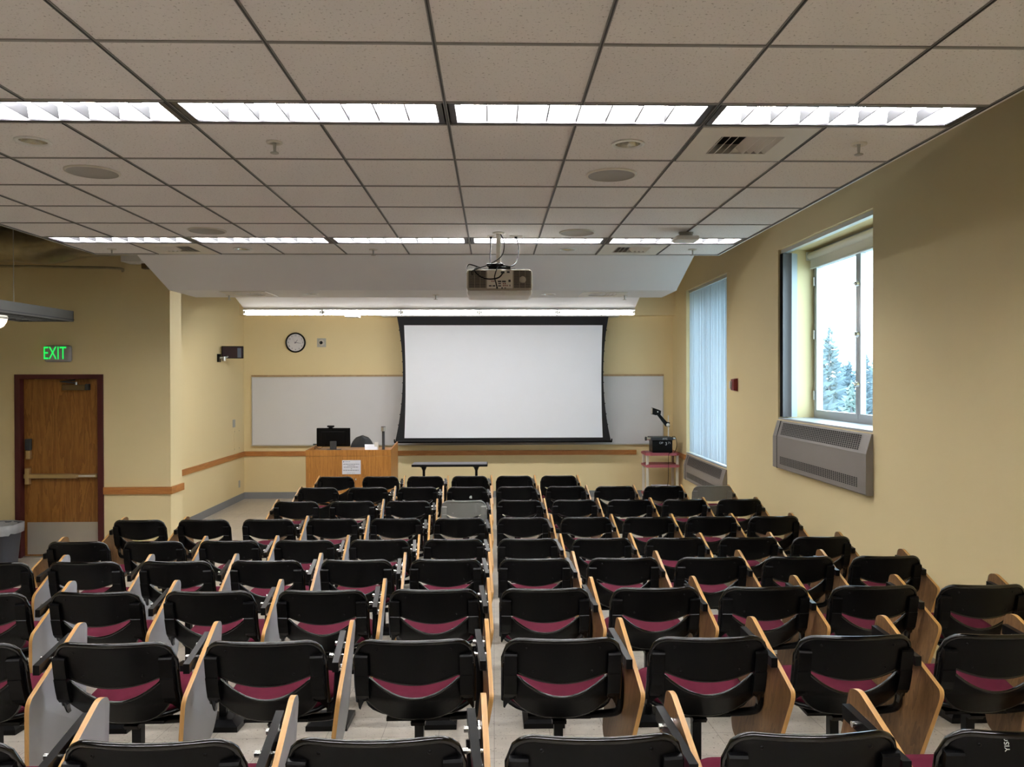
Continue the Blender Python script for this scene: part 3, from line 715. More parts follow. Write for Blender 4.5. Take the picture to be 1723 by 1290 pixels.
hand(math.radians(38), .062, .005, -.026, INK, 'hour_hand'); hand(math.radians(98), .10, .004, -.028, INK, 'minute_hand'); hand(math.radians(-33), .115, .0012, -.030, RED, 'second_hand')
t = thing('camera_plate', 'small square grey plate with round dark eye beside the clock', 'wall sensor', (-3.055, YB, 2.768))
MB().box(-.078, .078, -.008, -.001, -.078, .078, PLATE).build('plate', t)
MB().lathe([(.055, -.008), (.052, -.03), (.030, -.045)], (0, 0, 0), OFFW, 'y', 24).lathe([(.030, -.045), (.001, -.04)], (0, 0, 0), BLKM, 'y', 24).build('eye', t)
tag(MB().box(-.001, .006, -.06, .06, -.065, .065, PLATE).build('wall_plate', loc=(XA+.001, 13.5, 1.37)), 'grey square plate on the left front side wall', 'wall plate')
tag(MB().box(-.001, .006, -.035, .035, -.06, .06, PLATE).build('power_outlet', loc=(XA+.001, 13.77, .30)), 'low grey outlet plate on the left front side wall', 'outlet')
t = thing('access_panel', 'flush cream access panel with four screws on the side wall', 'access panel', (XA, 13.63, 1.08))
MB().bbox(.001, .008, -.15, .15, -.185, .185, .002, WALL).build('cover', t)
sc = MB()
for a in (-.12, .12):
    for c in (-.15, .15): sc.lathe([(.001, .010), (.009, .009)], (0, a, c), DGREY, 'x', 10)
sc.build('screws', t)
# small wall-mounted screen
t = thing('wall_monitor', 'small dark screen on a swivel bracket high on the side wall', 'monitor', (XA, 12.75, 2.50))
MB().box(.001, .03, -.05, .05, -.10, .03, BLKM).build('wall_bracket', t)
MB().tube([(.03, 0, -.03), (.10, .02, -.03), (.14, .10, 0)], .018, BRUSH).cyl((.09, .02, -.08), (.09, .02, -.01), .03, BRUSH).build('swivel_arm', t)
mb = MB().bbox(-.17, .17, -.02, .02, -.10, .10, .008, BLKM); o = mb.build('screen_case', t); o.location = (.20, .10, .06); o.rotation_euler = (0, 0, .12)
o2 = MB().box(-.155, .155, -.0225, -.0205, -.088, .088, TVS).box(.08, .14, -.0235, -.0226, -.085, .07, TVB).build('display', o)

# ------------------------------------------------------------------ projection screen
YS = 13.60
t = thing('projection_screen', 'large white projection screen with black curved border, lowered', 'projection screen', (0, YS, 0))
zt, zb_ = 3.195, 1.045; n = 28
def side(s_, z):
    q = (z-zb_)/(zt-zb_); bow = 4*q*(1-q)
    top, bot, mid = ((-1.662, -1.699, -1.565) if s_ < 0 else (1.998, 2.035, 1.905))
    lin = bot+(top-bot)*q; return lin + (mid-(top+bot)/2)*bow
def sheet2(fa, fb, z0, z1, y_, m, nn=28, mb=None):
    mb = mb or MB(); vv = []
    for yy in (y_, y_-.0015):
        for k in range(nn+1):
            z = z0+(z1-z0)*k/nn; vv += [(fa(z), yy, z), (fb(z), yy, z)]
    w = 2*(nn+1)
    F = [(2*k, 2*k+1, 2*k+3, 2*k+2) for k in range(nn)] + [(w+2*k, w+2*k+2, w+2*k+3, w+2*k+1) for k in range(nn)]
    F += [(2*k, 2*k+2, 2*k+2+w, 2*k+w) for k in range(nn)] + [(2*k+1, 2*k+1+w, 2*k+3+w, 2*k+3) for k in range(nn)]
    mb.add(vv, F, m); return mb
sheet2(lambda z: side(-1, z), lambda z: side(1, z), zb_, zt, 0, SCRB).build('black_border', t)
q_ = lambda z: 4*((z-1.10)/1.947)*(1-(z-1.10)/1.947)
sheet2(lambda z: -1.54+.022*q_(z), lambda z: 1.893-.022*q_(z), 1.10, 3.047, -.004, SCRW).build('white_surface', t)
MB().bbox(-1.715, 2.055, -.03, .02, 1.015, 1.05, .006, BLKM).box(-1.72, -1.70, -.02, .01, 1.03, 1.08, BLKM).box(2.04, 2.06, -.02, .01, 1.03, 1.08, BLKM).build('bottom_bar', t)
tb_ = MB()
for s_ in (-1, 1):
    for k in range(1, 11):
        z = zb_+.1+k*(zt-zb_-.15)/11; x = side(s_, z); tb_.box(x-.010, x+.010, -.004, .003, z-.008, z+.008, BLKM)
tb_.build('tension_tabs', t)
MB().bbox(-1.93, 2.18, -.05, .231, 3.197, 3.239, .006, ALU).build('housing', t)

# ------------------------------------------------------------------ lectern and items on it
t = thing('lectern', 'wide oak-veneer lectern desk at the front left', 'lectern', (-2.21, 12.0, 0))
lx = .645
MB().box(-lx, lx, 0, .02, .03, .95, OAKL).box(-lx, lx, -.001, .02, .953, 1.045, OAKL).build('front_panel', t)
MB().box(lx-.02, lx, .02, .88, .03, 1.045, OAKL).build('side_panel', t)
MB().box(-lx, -lx+.02, .02, .88, .03, 1.045, OAKL).build('side_panel', t)
MB().box(-lx+.02, lx-.02, .02, .86, .985, 1.01, OAKL).build('desktop', t)
MB().prism([(.0, 1.045), (.88, 1.045), (.88, 1.10)], lx-.02, lx, OAKL).build('side_wing', t)
MB().prism([(.0, 1.045), (.88, 1.045), (.88, 1.07)], -lx, -lx+.02, OAKL).build('side_wing', t)
dd = MB().box(-.49, .085, -.006, 0, .08, .632, OAKL).build('cabinet_door', t)
de = MB().box(.09, .60, -.006, 0, .08, .632, OAKL).build('cabinet_door', t)
MB().lathe([(.001, -.03), (.012, -.028), (.010, -.008)], (.115, 0, .60), BRUSH, 'y', 12).build('lock', de)
MB().box(-lx+.01, lx-.01, .03, .86, 0, .03, BLKM).build('plinth', t)
t = thing('notice_sheet', 'white printed notice sheet taped to the lectern front', 'notice', (-2.163, 11.998, .784))
MB().box(-.141, .141, -.003, -.001, -.107, .107, PAPER).build('paper', t)
ln = MB()
def wordline(z, x0, x1, h, seed):
    r_ = random.Random(seed); x = x0
    while x < x1:
        w = min(r_.uniform(.012, .035), x1-x); ln.box(x, x+w, -.0036, -.0031, z-h/2, z+h/2, INK); x += w+.006
wordline(.083, -.105, -.02, .004, 1); ln.box(-.127, -.113, -.0036, -.0031, .075, .09, INK)
wordline(.046, -.125, .12, .006, 2); wordline(.024, -.06, .055, .006, 3); wordline(.0, -.115, .105, .007, 4); ln.box(-.008, .008, -.0036, -.0031, -.026, -.020, INK)
wordline(-.047, -.125, .115, .007, 5); wordline(-.09, -.07, .055, .003, 6)
ln.build('print_lines', t)
t = thing('computer_monitor', 'black computer monitor seen from behind, standing on the lectern', 'monitor', (-2.52, 12.42, 1.01))
MB().bbox(-.262, .262, -.02, .03, .055, .345, .01, BLKM).build('screen_case', t)
MB().bbox(-.19, .19, -.032, -.019, .09, .29, .006, BLKM).build('back_cover', t)
MB().bbox(-.045, .055, -.06, -.033, 0.006, .14, .005, DGREY).box(-.10, .11, -.10, .06, 0, .008, DGREY).build('stand', t)
MB().tube([(-.13, -.035, .26), (-.11, -.04, .15), (-.16, -.03, .05), (-.23, -.02, .02), (-.28, 0, .06), (-.30, .02, .005)], .003, BLKM, sub=5, seg=5).build('cable', t)
t = thing('webcam', 'small black webcam on top of the lectern monitor', 'webcam', (-2.56, 12.42, 1.3555))
MB().bbox(-.058, .055, -.02, .02, .012, .04, .01, BLKM).build('body', t)
MB().box(-.03, .03, -.03, .02, 0, .012, BLKM).build('clip', t)
t = thing('desk_chair', 'dark desk chair with rounded back behind the lectern', 'chair', (-2.24, 13.42, 0))
b = MB(); b.sheet(lambda u, v: ((u-.5)*.43*math.sqrt(max(.0004, 1-max(0, (v-.3)/.7)**2.6)), -.03*math.cos((u-.5)*PI), .60+v*.565), 16, 16, (0, .05, 0), DGREY)
b.build('backrest', t)
MB().bbox(-.24, .24, -.50, -.02, .44, .50, .02, DGREY).build('seat', t)
MB().cyl((0, -.26, .09), (0, -.26, .44), .03, BLKM).box(-.02, .02, -.06, .0, .47, .65, BLKM).build('post', t)
b = MB()
for k in range(5):
    a = 2*PI*k/5+.3; e = (.28*math.cos(a), -.26+.28*math.sin(a)); b.tube([(0, -.26, .10), (e[0], e[1], .07)], .02, BLKM); b.cyl((e[0]-.012, e[1], .028), (e[0]+.012, e[1], .028), .028, BLKM, seg=12)
b.build('caster_base', t)
t = thing('paper_stack', 'white folder propped beside the monitor on the lectern', 'folder', (-1.91, 12.35, 1.01))
MB().add([(-.10, -.04, 0), (.09, -.04, 0), (.07, .06, .085), (-.12, .06, .085), (-.10, -.03, 0), (.09, -.03, 0), (.07, .07, .085), (-.12, .07, .085)], [(0, 1, 2, 3), (4, 7, 6, 5), (0, 3, 7, 4), (1, 5, 6, 2), (0, 4, 5, 1), (3, 2, 6, 7)], PAPER).build('cover', t)
MB().box(.04, .10, .02, .05, 0, .12, WHITE).build('stand', t)
t = thing('document_camera', 'slim grey document camera post standing on the lectern', 'document camera', (-1.72, 12.3, 1.01))
MB().cyl((0, 0, .0), (0, 0, .34), .022, DGREY, seg=16).build('post', t)
MB().cyl((0, 0, .30), (0, 0, .365), .036, BRUSH, .036, seg=20).cyl((0, 0, .365), (0, 0, .372), .036, DGREY, .034, seg=20).build('camera_head', t)
MB().cyl((0, 0, 0), (0, 0, .008), .06, DGREY).build('base', t)
# folding table
t = thing('folding_table', 'narrow grey-topped folding table before the front wall', 'table', (-.715, 12.9, 0))
MB().bbox(-.615, .615, -.19, .19, .70, .738, .012, BLKM).build('edge', t)
MB().box(-.603, .603, -.178, .178, .7375, .742, TABTOP).build('tabletop', t)
for s_ in (-1, 1):
    lg = MB().cyl((s_*.43, 0, .04), (s_*.43, 0, .70), .022, BLKM, seg=12).tube([(s_*.43, -.2, .025), (s_*.43, .2, .025)], .018, BLKM).box(s_*.43-.05, s_*.43+.05, -.12, .12, .685, .70, BLKM)
    lg.lathe([(.022, .62), (.05, .685)], (s_*.43, 0, 0), BLKM, seg=12)
    lg.cyl((s_*.43, -.19, 0), (s_*.43, -.19, .025), .015, BLKM).cyl((s_*.43, .19, 0), (s_*.43, .19, .025), .015, BLKM); lg.build('leg', t)
tag(MB().box(-.02, 0, -.05, .05, -.035, .035, OFFW).build('power_outlet', loc=(-.205, YB-.001, .30)), 'x', 'outlet').name = 'power_outlet'
bpy.data.objects['power_outlet'].name
for o in list(bpy.data.objects):
    if o.get('label') == 'x' and o.get('category') == 'outlet': o['label'] = 'pale outlet plate low on the front wall beneath the table'; o.data.transform(Matrix.Rotation(PI/2, 4, 'Z'))
# AV cart and overhead projector
t = thing('utility_cart', 'pinkish-red shelved utility cart with cream posts in the right corner', 'cart', (2.86, 13.40, 0))
hexa = lambda w, d, c: [(-w+c, -d), (w-c, -d), (w, -d+c), (w, d), (-w, d), (-w, -d+c)]
for z in (.82, .62, .13):
    MB().prism(hexa(.29, .24, .07), z, z+.035, PINK, axis='z').prism(hexa(.272, .222, .065), z+.035, z+.045, PINK, axis='z').build('shelf', t)
for sx in (-1, 1):
    for (dx_, dy_) in ((.255, -.14), (.255, .20)):
        MB().bbox(sx*dx_-.022, sx*dx_+.022, dy_-.022, dy_+.022, .08, .82, .006, CREAMP).build('post', t)
        MB().lathe([(.0, -.015), (.04, -.015), (.04, .015), (.0, .015)], (sx*dx_, dy_, .04), DGREY, 'x', 16).build('caster', t)
tag(MB().bbox(2.70, 3.02, 13.20, 13.45, .1755, .30, .01, PAPER).build('paper_box'), 'pale stack of papers on the lowest cart shelf', 'papers')
t = thing('overhead_projector', 'black overhead projector with raised arm standing on the cart', 'overhead projector', (2.86, 13.36, .866))
MB().bbox(-.175, .165, -.15, .16, .0, .21, .012, BLKM).build('body', t)
MB().bbox(-.20, .175, -.165, .175, .21, .26, .008, DGREY).box(-.15, .13, -.13, .14, .2595, .263, GLASS).build('stage', t)
MB().cyl((.15, .10, .2), (.15, .10, .62), .010, WHITE, seg=10).build('mast', t)
a_ = MB().prism([(.17, .42), (.17, .50), (.12, .51), (-.05, .70), (-.08, .67), (.10, .43)], .085, .115, BLKM, axis='y'); a_.lathe([(.001, -.016), (.03, -.014), (.032, 0)], (.14, .085, .455), WHITE, 'y', 16); a_.build('arm', t)
MB().prism([(-.14, .64), (-.135, .755), (-.03, .72), (.01, .70), (.0, .64), (-.08, .625)], .03, .15, BLKM, axis='y').lathe([(.001, -.006), (.012, -.004)], (-.05, .03, .685), WHITE, 'y', 12).box(-.142, -.138, .045, .135, .65, .745, OFFW).build('head', t)
MB().cyl((-.28, -.1, .235), (-.20, -.1, .235), .026, CHROME).lathe([(.001, -.015), (.034, -.012), (.034, .012)], (-.28, -.1, .235), DGREY, 'x', 16).build('roll_crank', t)
MB().cyl((.175, -.1, .235), (.22, -.1, .235), .022, CHROME).build('roll_crank', t)
MB().text('AMS', .045, Matrix.Translation((.03, -.167, .235)) @ RX, CHALK, .0008).text('OP', .05, Matrix.Translation((-.03, -.152, .165)) @ RX, CHALK, .0008).text('3', .075, Matrix.Translation((.055, -.152, .15)) @ RX, CHALK, .001).text('71', .05, Matrix.Translation((.11, -.152, .165)) @ RX, CHALK, .0008).build('painted_lettering', t)
MB().tube([(.16, .0, .24), (.235, -.02, .26), (.26, -.05, .12), (.20, -.10, -.01), (.08, -.252, -.005), (.07, -.262, -.2), (.06, -.262, -.5), (.0, -.25, -.78), (-.05, -.2, -.86)], .005, BLKM, seg=6, sub=6).build('power_cord', t)

# ------------------------------------------------------------------ ceiling projector and access point
t = thing('ceiling_projector', 'beige projector hanging from a ceiling pole, seen from behind', 'projector', (.05, 6.3, 0))
MB().bbox(-.267, .267, .0, .42, 2.838, 3.012, .03, PROJ).bbox(-.262, .262, .02, .40, 2.80, 2.85, .02, PROJW).build('case', t)
MB().bbox(-.263, .263, .025, .425, 2.84, 3.016, .03, PROJW).build('front_shell', t)
for (a, b_) in ((-.245, -.11), (.115, .25)):
    g = MB()
    for k in range(13): g.box(a, b_, -.003, .001, 2.862+k*.0105, 2.868+k*.0105, DARK)
    if a > 0: g.lathe([(.001, -.006), (.026, -.005), (.028, 0)], (.185, 0, 2.925), PROJ, 'y', 20)
    for x in (a+.045, a+.09): g.box(x-.0015, x+.0015, -.005, -.003, 2.86, 2.995, PROJ)
    g.build('exhaust_grille', t)
pn = MB().box(-.10, .105, -.002, .001, 2.855, 2.998, OFFW)
rp = random.Random(3)
for (x, z, w, h) in ((.0, 2.91, .028, .012), (.035, 2.91, .03, .012), (.0, 2.893, .022, .008), (.0, 2.875, .025, .009), (-.075, 2.875, .022, .01), (-.045, 2.875, .022, .01), (-.02, 2.858, .014, .012), (.02, 2.858, .012, .01), (.045, 2.858, .014, .006), (.07, 2.985, .022, .014), (.025, 2.983, .03, .016), (.08, 2.915, .018, .018), (.083, 2.878, .006, .014)):
    pn.box(x-w/2, x+w/2, -.006, -.002, z-h/2, z+h/2, DGREY)
for (x, z) in ((.03, 2.893), (.045, 2.893), (.03, 2.877), (.045, 2.877), (.06, 2.877), (-.06, 2.912), (-.045, 2.912)): pn.lathe([(.001, -.008), (.005, -.007), (.005, -.002)], (x, 0, z), RED, 'y', 8)
pn.build('connector_panel', t)
MB().cyl((-.005, .28, 3.09), (-.005, .28, HC-.001), .0205, OFFW, seg=20).lathe([(.001, -.001), (.05, -.001), (.05, -.008), (.02, -.012)], (-.005, .28, HC), OFFW, seg=20).build('pole', t)
MB().bbox(-.09, .09, .10, .34, 3.02, 3.045, .004, BLKM).box(-.13, .13, .13, .15, 3.015, 3.03, BLKM).lathe([(.025, .10), (.05, .085), (.06, .045), (.03, .04)], (-.005, .28, 3.0), BLKM, seg=16).build('mount_bracket', t)
cb = MB()
cb.tube([(.005, .28, HC-.002), (.04, .22, 3.26), (.02, .15, 3.14), (-.08, .08, 3.06), (-.17, .03, 3.02), (-.22, -.01, 2.99), (-.215, -.015, 2.955)], .004, BLKM, seg=6, sub=6)
cb.tube([(.145, .44, HC-.002), (.165, .38, 3.25), (.15, .25, 3.12), (.10, .12, 3.05), (0, .05, 3.05), (-.07, .06, 3.045)], .005, BLKM, seg=6, sub=6)
cb.tube([(-.07, .44, HC-.002), (-.072, .38, 3.25), (-.075, .22, 3.10), (-.06, .12, 3.045)], .005, BLKM, seg=6, sub=6)
cb.tube([(-.17, .06, 3.035), (-.20, -.02, 3.0), (-.16, -.04, 2.95), (-.09, -.04, 2.925), (-.01, -.045, 2.935), (.03, -.03, 2.98)], .006, BLKM, seg=6, sub=6)
cb.tube([(-.01, .05, 3.04), (-.025, -.03, 3.0), (-.04, -.045, 2.94), (-.03, -.03, 2.90), (-.02, -.008, 2.862)], .0045, BLKM, seg=6, sub=6)
cb.tube([(-.15, .08, 3.03), (-.24, .03, 3.05), (-.262, -.01, 3.015)], .005, BLKM, seg=6, sub=6)
rr = random.Random(9)
cb.tube([(-.12+.16*rr.random(), .02+.1*rr.random(), 3.035+.03*rr.random()) for _ in range(9)], .006, BLKM, seg=6, sub=4)
cb.build('cables', t)
for i, (x, w) in enumerate(((-.02, .03), (.194, .055))):
    t2 = thing('ceiling_outlet', ['small ceiling outlet plate left of the projector pole', 'wide ceiling outlet plate right of the projector pole'][i], 'outlet', (x, 6.74, HC))
    MB().box(-w, w, -.03, .03, -.006, -.001, OFFW).build('plate', t2)
    MB().cyl((0, 0, -.006), (0, 0, -.022), .014, BLKM, .01, seg=12).build('plug', t2)
t = thing('wireless_access_point', 'white wireless access point hanging from the ceiling near the right wall', 'access point', (1.60, 6.50, HC))
o = MB().bbox(-.10, .10, -.09, .09, -.085, -.045, .018, PROJW).build('case', t)
MB().box(-.05, .05, -.03, .03, -.045, -.022, PLATE).box(-.06, .06, -.01, .01, -.022, -.004, PLATE).build('mount', t)

# ------------------------------------------------------------------ tablet-arm chairs
def Yb(x, z):
    return (0.80-z)*0.22 - .045*(1-min(1, (x/.24)**2)) + (max(0, .55-z))*0.6
ZT = 0.80
def ztop(x):
    q = (abs(x)-.165)/.073
    return ZT if q <= 0 else ZT - .075*(1-math.sqrt(max(0, 1-min(1, q)**2)))
def zbot(x): return .619 + .038*min(1, abs(x)/.18)**2
def z2t(x): return .551 + .088*min(1, abs(x)/.185)**2
def z2b(x): return .428 + .125*min(1, abs(x)/.212)**3
def back_mesh(m):
    mb = MB()
    def up(u, v):
        x = -.238+.476*u; z = zbot(x)+(ztop(x)-zbot(x))*v; return (x, Yb(x, z), z)
    mb.sheet(up, 28, 8, (0, .012, 0), m)
    path = [(-.2405, .52)] + [(-.2405, z) for z in (.60, .68, .72)] + [(x, ztop(x)) for x in [-.238+.476*k/30 for k in range(31)]] + [(.2405, z) for z in (.72, .68, .60, .52)]
    pp = []
    for x, z in path:
        if not pp or (Vector(pp[-1])-Vector((x, Yb(x, z)+.006, z))).length > .004: pp.append((x, Yb(x, z)+.006, z))
    g = RIM if m is BLK else m
    mb.tube(pp, .0105, g, seg=12)
    mb.tube([(x, Yb(x, zbot(x))+.006, zbot(x)) for x in [-.19+.38*k/20 for k in range(21)]], .0075, g, seg=8)
    for x, z in ((-.15, .768), (.15, .768), (-.12, .668), (.12, .668)): mb.lathe([(.001, -.0025), (.0045, -.002), (.006, .0)], (x, Yb(x, z)-.001, z), m, 'y', 8)
    return mb.mesh('backrest')
def shell_mesh(m):
    mb = MB()
    def lo(u, v):
        x = -.212+.424*u; z = z2b(x)+(z2t(x)-z2b(x))*v; return (x, Yb(x, z)+.004, z)
    mb.sheet(lo, 26, 7, (0, .010, 0), m)
    mb.tube([(x, Yb(x, z2t(x))+.008, z2t(x)) for x in [-.20+.40*k/20 for k in range(21)]], .006, RIM if m is BLK else m, seg=8)
    mb.tube([(x, Yb(x, z2b(x))+.008, z2b(x)) for x in [-.208+.416*k/20 for k in range(21)]], .005, RIM if m is BLK else m, seg=8)
    return mb.mesh('lower_shell')
def bracket_mesh(m, s_):
    mb = MB(); a, c = (.186, .238)
    lv_ = [(.745, .004), (.742, .016), (.735, .022), (.68, .024), (.655, .024), (.652, .028), (.60, .026), (.565, .022), (.545, .012)]
    R_ = []
    for z, d in lv_:
        y0 = Yb(.21, z); R_.append([(s_*a, y0-d, z), (s_*c, y0-d+.004, z), (s_*c, y0+.014, z), (s_*a, y0+.014, z)])
    vv = [p for r_ in R_ for p in r_]; n = len(R_)
    mb.add(vv, [(4*i+k, 4*i+(k+1) % 4, 4*i+4+(k+1) % 4, 4*i+4+k) for i in range(n-1) for k in range(4)] + [(0, 1, 2, 3), (4*n-4, 4*n-1, 4*n-2, 4*n-3)], m)
    # side fin reaching down past the seat
    fin = [(.190, .70), (.243, .70), (.243, .60), (.241, .482), (.235, .474), (.227, .498), (.212, .53), (.190, .545)]
    vv = []
    for dy in (-.012, .012):
        vv += [(s_*x, Yb(x, z)+dy, z) for x, z in fin]
    k = len(fin)
    mb.add(vv, [list(range(k)), list(range(2*k-1, k-1, -1))] + [(i, i+k, (i+1) % k+k, (i+1) % k) for i in range(k)], m)
    return mb.mesh('back_bracket')
def rrect(x0, x1, y0, y1, r, n=6):
    P = []; r0 = r; q = .165
    for cx_, cy_, a0, r in ((x1-r, y1-r, 0, r0), (x0+r, y1-r, PI/2, r0), (x0+q, y0+q, PI, q), (x1-q, y0+q, 1.5*PI, q)):
        for k in range(n+1):
            a = a0+PI/2*k/n; P.append((cx_+r*math.cos(a), cy_+r*math.sin(a)))
    return P
def stack(mb, layers, m, smooth=True):
    n = len(layers[0]); vv = [p for L_ in layers for p in L_]
    mb.add(vv, [(i*n+k, i*n+(k+1) % n, (i+1)*n+(k+1) % n, (i+1)*n+k) for i in range(len(layers)-1) for k in range(n)], m, smooth)
    mb.add(layers[0], [list(range(n-1, -1, -1))], m); mb.add(layers[-1], [list(range(n))], m)
sz = lambda y: .478 + .085*(y-.12) + .10*max(0, y-.38)**1
def seat_pan_mesh(m):
    mb = MB(); L_ = []
    for d, z in ((.05, -.055), (.012, -.038), (0, -.026), (0, -.020), (.008, -.018)):
        L_.append([(x, y_, z+sz(y_)) for x, y_ in rrect(-.238+d, .238-d, .10+d, .47-d, .075)])
    stack(mb, L_, m); return mb.mesh('seat_pan')
def cushion_mesh(m):
    mb = MB(); L_ = []
    for d, z in ((.010, -.020), (.010, -.008), (.018, .0), (.045, .004)):
        L_.append([(x, y_, z+sz(y_)) for x, y_ in rrect(-.238+d, .238-d, .11+d, .47-d, .065)])
    stack(mb, L_, m); return mb.mesh('seat_cushion')
def under_mesh(m):
    mb = MB().box(-.135, .135, .16, .36, .400, .413, m).box(-.09, .09, .18, .34, .413, .468, m).prism([(.14, .400), (.38, .400), (.34, .378), (.16, .378)], -.03, .03, m)
    return mb.mesh('seat_plate')
def post_mesh(m): return MB().box(-.019, .019, .20, .24, .04, .380, m).box(.019, .0195, .20, .24, .04, .380, m).mesh('pedestal_post')
def foot_mesh(m, slope):
    mb = MB(); g = lambda y_: -(y_-.22)*slope*0 - y_*slope
    P = [(-.115, .10), (.115, .10), (.115, .36), (-.115, .36)]; I_ = [(-.07, .15), (.07, .15), (.07, .29), (-.07, .29)]
    mb_ = [(x, y_, g(y_)) for x, y_ in P] + [(x, y_, g(y_)+.028) for x, y_ in P] + [(x, y_, g(y_)+.055) for x, y_ in I_]
    F = [(3, 2, 1, 0)]
    for b0 in (0, 4): F += [(b0+k, b0+(k+1) % 4, b0+4+(k+1) % 4, b0+4+k) for k in range(4)]
    F.append((8, 9, 10, 11)); mb.add(mb_, F, m); return mb.mesh('foot')
def arm_mesh(m, s_):
    mb = MB(); x0, x1 = s_*.238, s_*.264
    P = [(.03, .660), (.03, .700), (.35, .730), (.35, .686)]
    mb.prism(P, min(x0, x1), max(x0, x1), m)
    mb.v = [(a+s_*(.35-b_)*.09, b_, c) for a, b_, c in mb.v]
    return mb.mesh('arm_bar')
def arm_sup_mesh(m, s_):
    mb = MB().tube([(s_*.256, .22, .69), (s_*.260, .19, .60), (s_*.262, .16, .52), (s_*.258, .16, .445), (s_*.225, .19, .412), (s_*.10, .22, .392)], .017, m, seg=10, sub=4)
    return mb.mesh('arm_support')
def hinge_mesh(s_):
    mb = MB()
    for yy, zz in ((.15, .688), (.27, .699)): mb.cyl((s_*.238, yy, zz), (s_*.300, yy, zz), .0065, CHROME, seg=10).cyl((s_*.232, yy, zz), (s_*.248, yy, zz), .010, CHROME, seg=8)
    mb.tube([(s_*.278, .30, .705), (s_*.280, .24, .68), (s_*.280, .18, .648), (s_*.278, .15, .635)], .010, CHROME, seg=8, sub=3)
    mb.cyl((s_*.272, .13, .645), (s_*.294, .13, .645), .018, CHROME, .016, seg=12)
    mb.box(min(s_*.273, s_*.284), max(s_*.273, s_*.284), .20, .34, .66, .70, BLKM)
    return mb.mesh('hinge')
def tablet_mesh(s_):
    C_ = [(.335, .778, .022), (.395, .765, .03), (.47, .30, .06), (.42, .215, .06), (.01, .215, .05), (-.09, .575, .035), (-.08, .605, .015)]
    P = []; n = len(C_)
    for i, (yy, zz, r) in enumerate(C_):
        p = Vector((yy, zz)); a = Vector(C_[i-1][:2]); c = Vector(C_[(i+1) % n][:2])
        da = (a-p); dc = (c-p); ra = min(r, da.length*.45); rc = min(r, dc.length*.45)
        pa = p+da.normalized()*ra; pc = p+dc.normalized()*rc
        for k in range(5):
            t_ = k/4; P.append(tuple((1-t_)**2*pa+2*t_*(1-t_)*p+t_*t_*pc))
    mb = MB(); x0, x1 = s_*.306, s_*.324
    mb.prism(P, x0, x1, OAKE, mside=OAKE, m0=UNDER, m1=LAM)
    mb.v = [(a+s_*(min(0, c-.60)*.15 - (b_+.08)*.055), b_, c) for a, b_, c in mb.v]
    return mb.mesh('writing_tablet')
CACHE = {}
def get(key, fn, *a):
    if key not in CACHE: CACHE[key] = fn(*a)
    return CACHE[key]
SLOPE = .0785
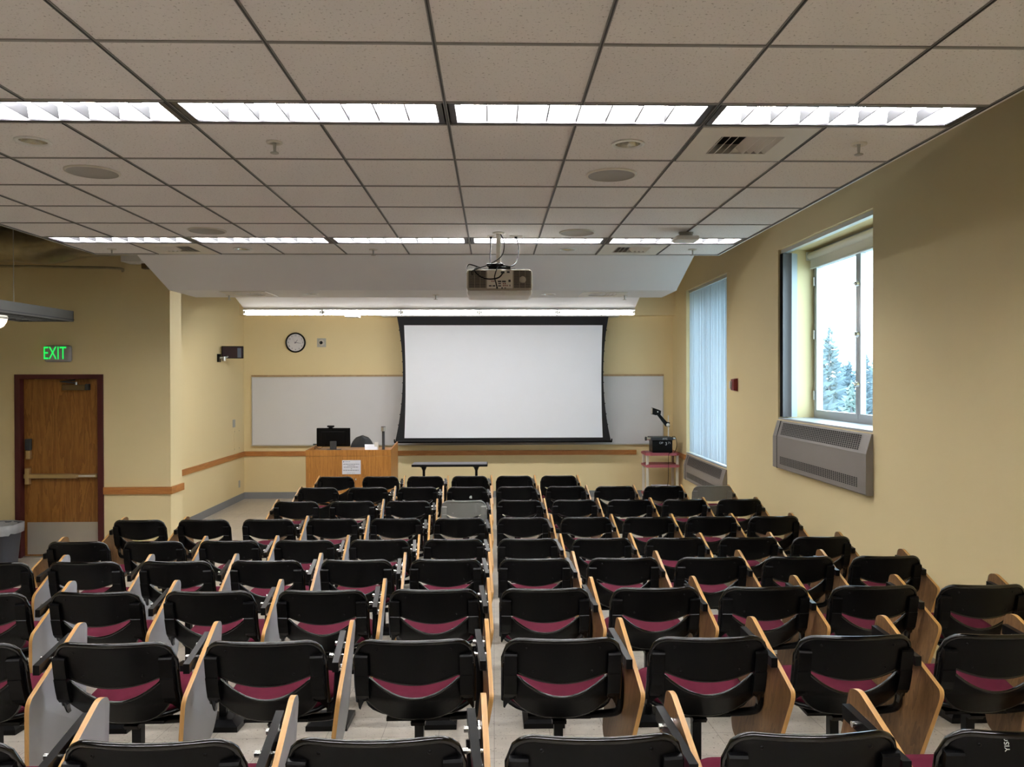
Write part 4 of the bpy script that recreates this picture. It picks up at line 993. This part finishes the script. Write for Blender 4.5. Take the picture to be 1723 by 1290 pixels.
def chair(x, y, label, hand='r', plastic='black', seat='fab'):
    m = {'black': BLK, 'grey': GREYPL, 'light': GREYLT}[plastic]; s_ = 1 if hand == 'r' else -1
    root = thing('lecture_chair', label, 'chair', (x, y, ramp(y)), 'tablet-arm chairs bolted down in rows')
    def part(name, me):
        o = bpy.data.objects.new(name, me); COL.objects.link(o); o.parent = root; return o
    bk = part('backrest', get(('b', plastic), back_mesh, m))
    part('lower_shell', get(('s', plastic), shell_mesh, m))
    part('back_bracket', get(('br', plastic, 1), bracket_mesh, m, 1)); part('back_bracket', get(('br', plastic, -1), bracket_mesh, m, -1))
    part('seat_pan', get(('sp', plastic), seat_pan_mesh, m))
    part('seat_cushion' if seat == 'fab' else 'plywood_seat', get(('c', seat), cushion_mesh, FAB if seat == 'fab' else PLYS))
    part('seat_plate', get('u', under_mesh, BLKM)); part('pedestal_post', get('p', post_mesh, BLKM))
    sl = SLOPE if y < 6.4 else 0
    part('foot', get(('f', sl), foot_mesh, BLKM, sl))
    part('arm_bar', get(('a', s_), arm_mesh, BLKM, s_)); part('arm_support', get(('as', s_), arm_sup_mesh, BLKM, s_))
    tb = part('writing_tablet', get(('t', s_), tablet_mesh, s_))
    h = bpy.data.objects.new('hinge', get(('h', s_), hinge_mesh, s_)); COL.objects.link(h); h.parent = tb
    return root, bk
cx0, cp = 0.279, 0.6045
rowspec = [(2.15, -3, 2), (3.195, -4, 3), (4.26, -5, 4), (5.325, -6, 4), (6.39, -6, 4), (7.485, -6, 4), (8.545, -4, 4), (9.61, -4, 4), (10.675, -4, 1)]
ORD = ['first', 'second', 'third', 'fourth', 'fifth', 'sixth', 'seventh', 'eighth', 'ninth', 'tenth', 'eleventh']
ROWN = ['nearest row', 'second row', 'third row', 'fourth row', 'fifth row', 'sixth row', 'seventh row', 'eighth row', 'front row']
LEFTH = {(4, -6), (5, -6), (5, -5), (6, -4), (7, -4), (8, -4)}
for r_i, (yy, k0, k1) in enumerate(rowspec):
    for k in range(k0, k1+1):
        hand = 'l' if (r_i, k) in LEFTH else 'r'; pl = 'black'; seat = 'fab'
        if (r_i, k) == (6, -1): pl = 'light'
        if (r_i, k) == (7, 4): pl = 'grey'
        if (r_i, k) in ((8, -4), (8, -3)): seat = 'ply'
        desc = {'black': 'black tablet-arm chair', 'light': 'pale grey-backed tablet-arm chair', 'grey': 'grey-backed tablet-arm chair'}[pl]
        if seat == 'ply': desc = 'black tablet-arm chair with bare wooden seat'
        lab = '%s, %s from the left in the %s' % (desc, ORD[k-k0], ROWN[r_i] + (' from camera' if 0 < r_i < 8 else ''))
        root, bk = chair(cx0+cp*k, yy, lab, hand, pl, seat)
        if (r_i, k) == (0, 2):
            MB().text('YISC', .020, Matrix.Translation((-.085, Yb(-.085, .78)-.0035, .778)) @ Matrix.Rotation(-.22, 4, 'X') @ RX @ Matrix.Rotation(PI/2, 4, 'Z'), CHALK, .0005).build('scratched_letters', bk)
        if (r_i, k) == (7, -1):
            s = MB()
            for (a, b_, c) in ((.045, .69, .014), (.05, .675, .010), (.038, .68, .012)): s.lathe([(.001, -.0012), (c, -.0002)], (a, Yb(a, b_)-.002, b_), CHALK, 'y', 7)
            s.build('scuff_mark', bk)
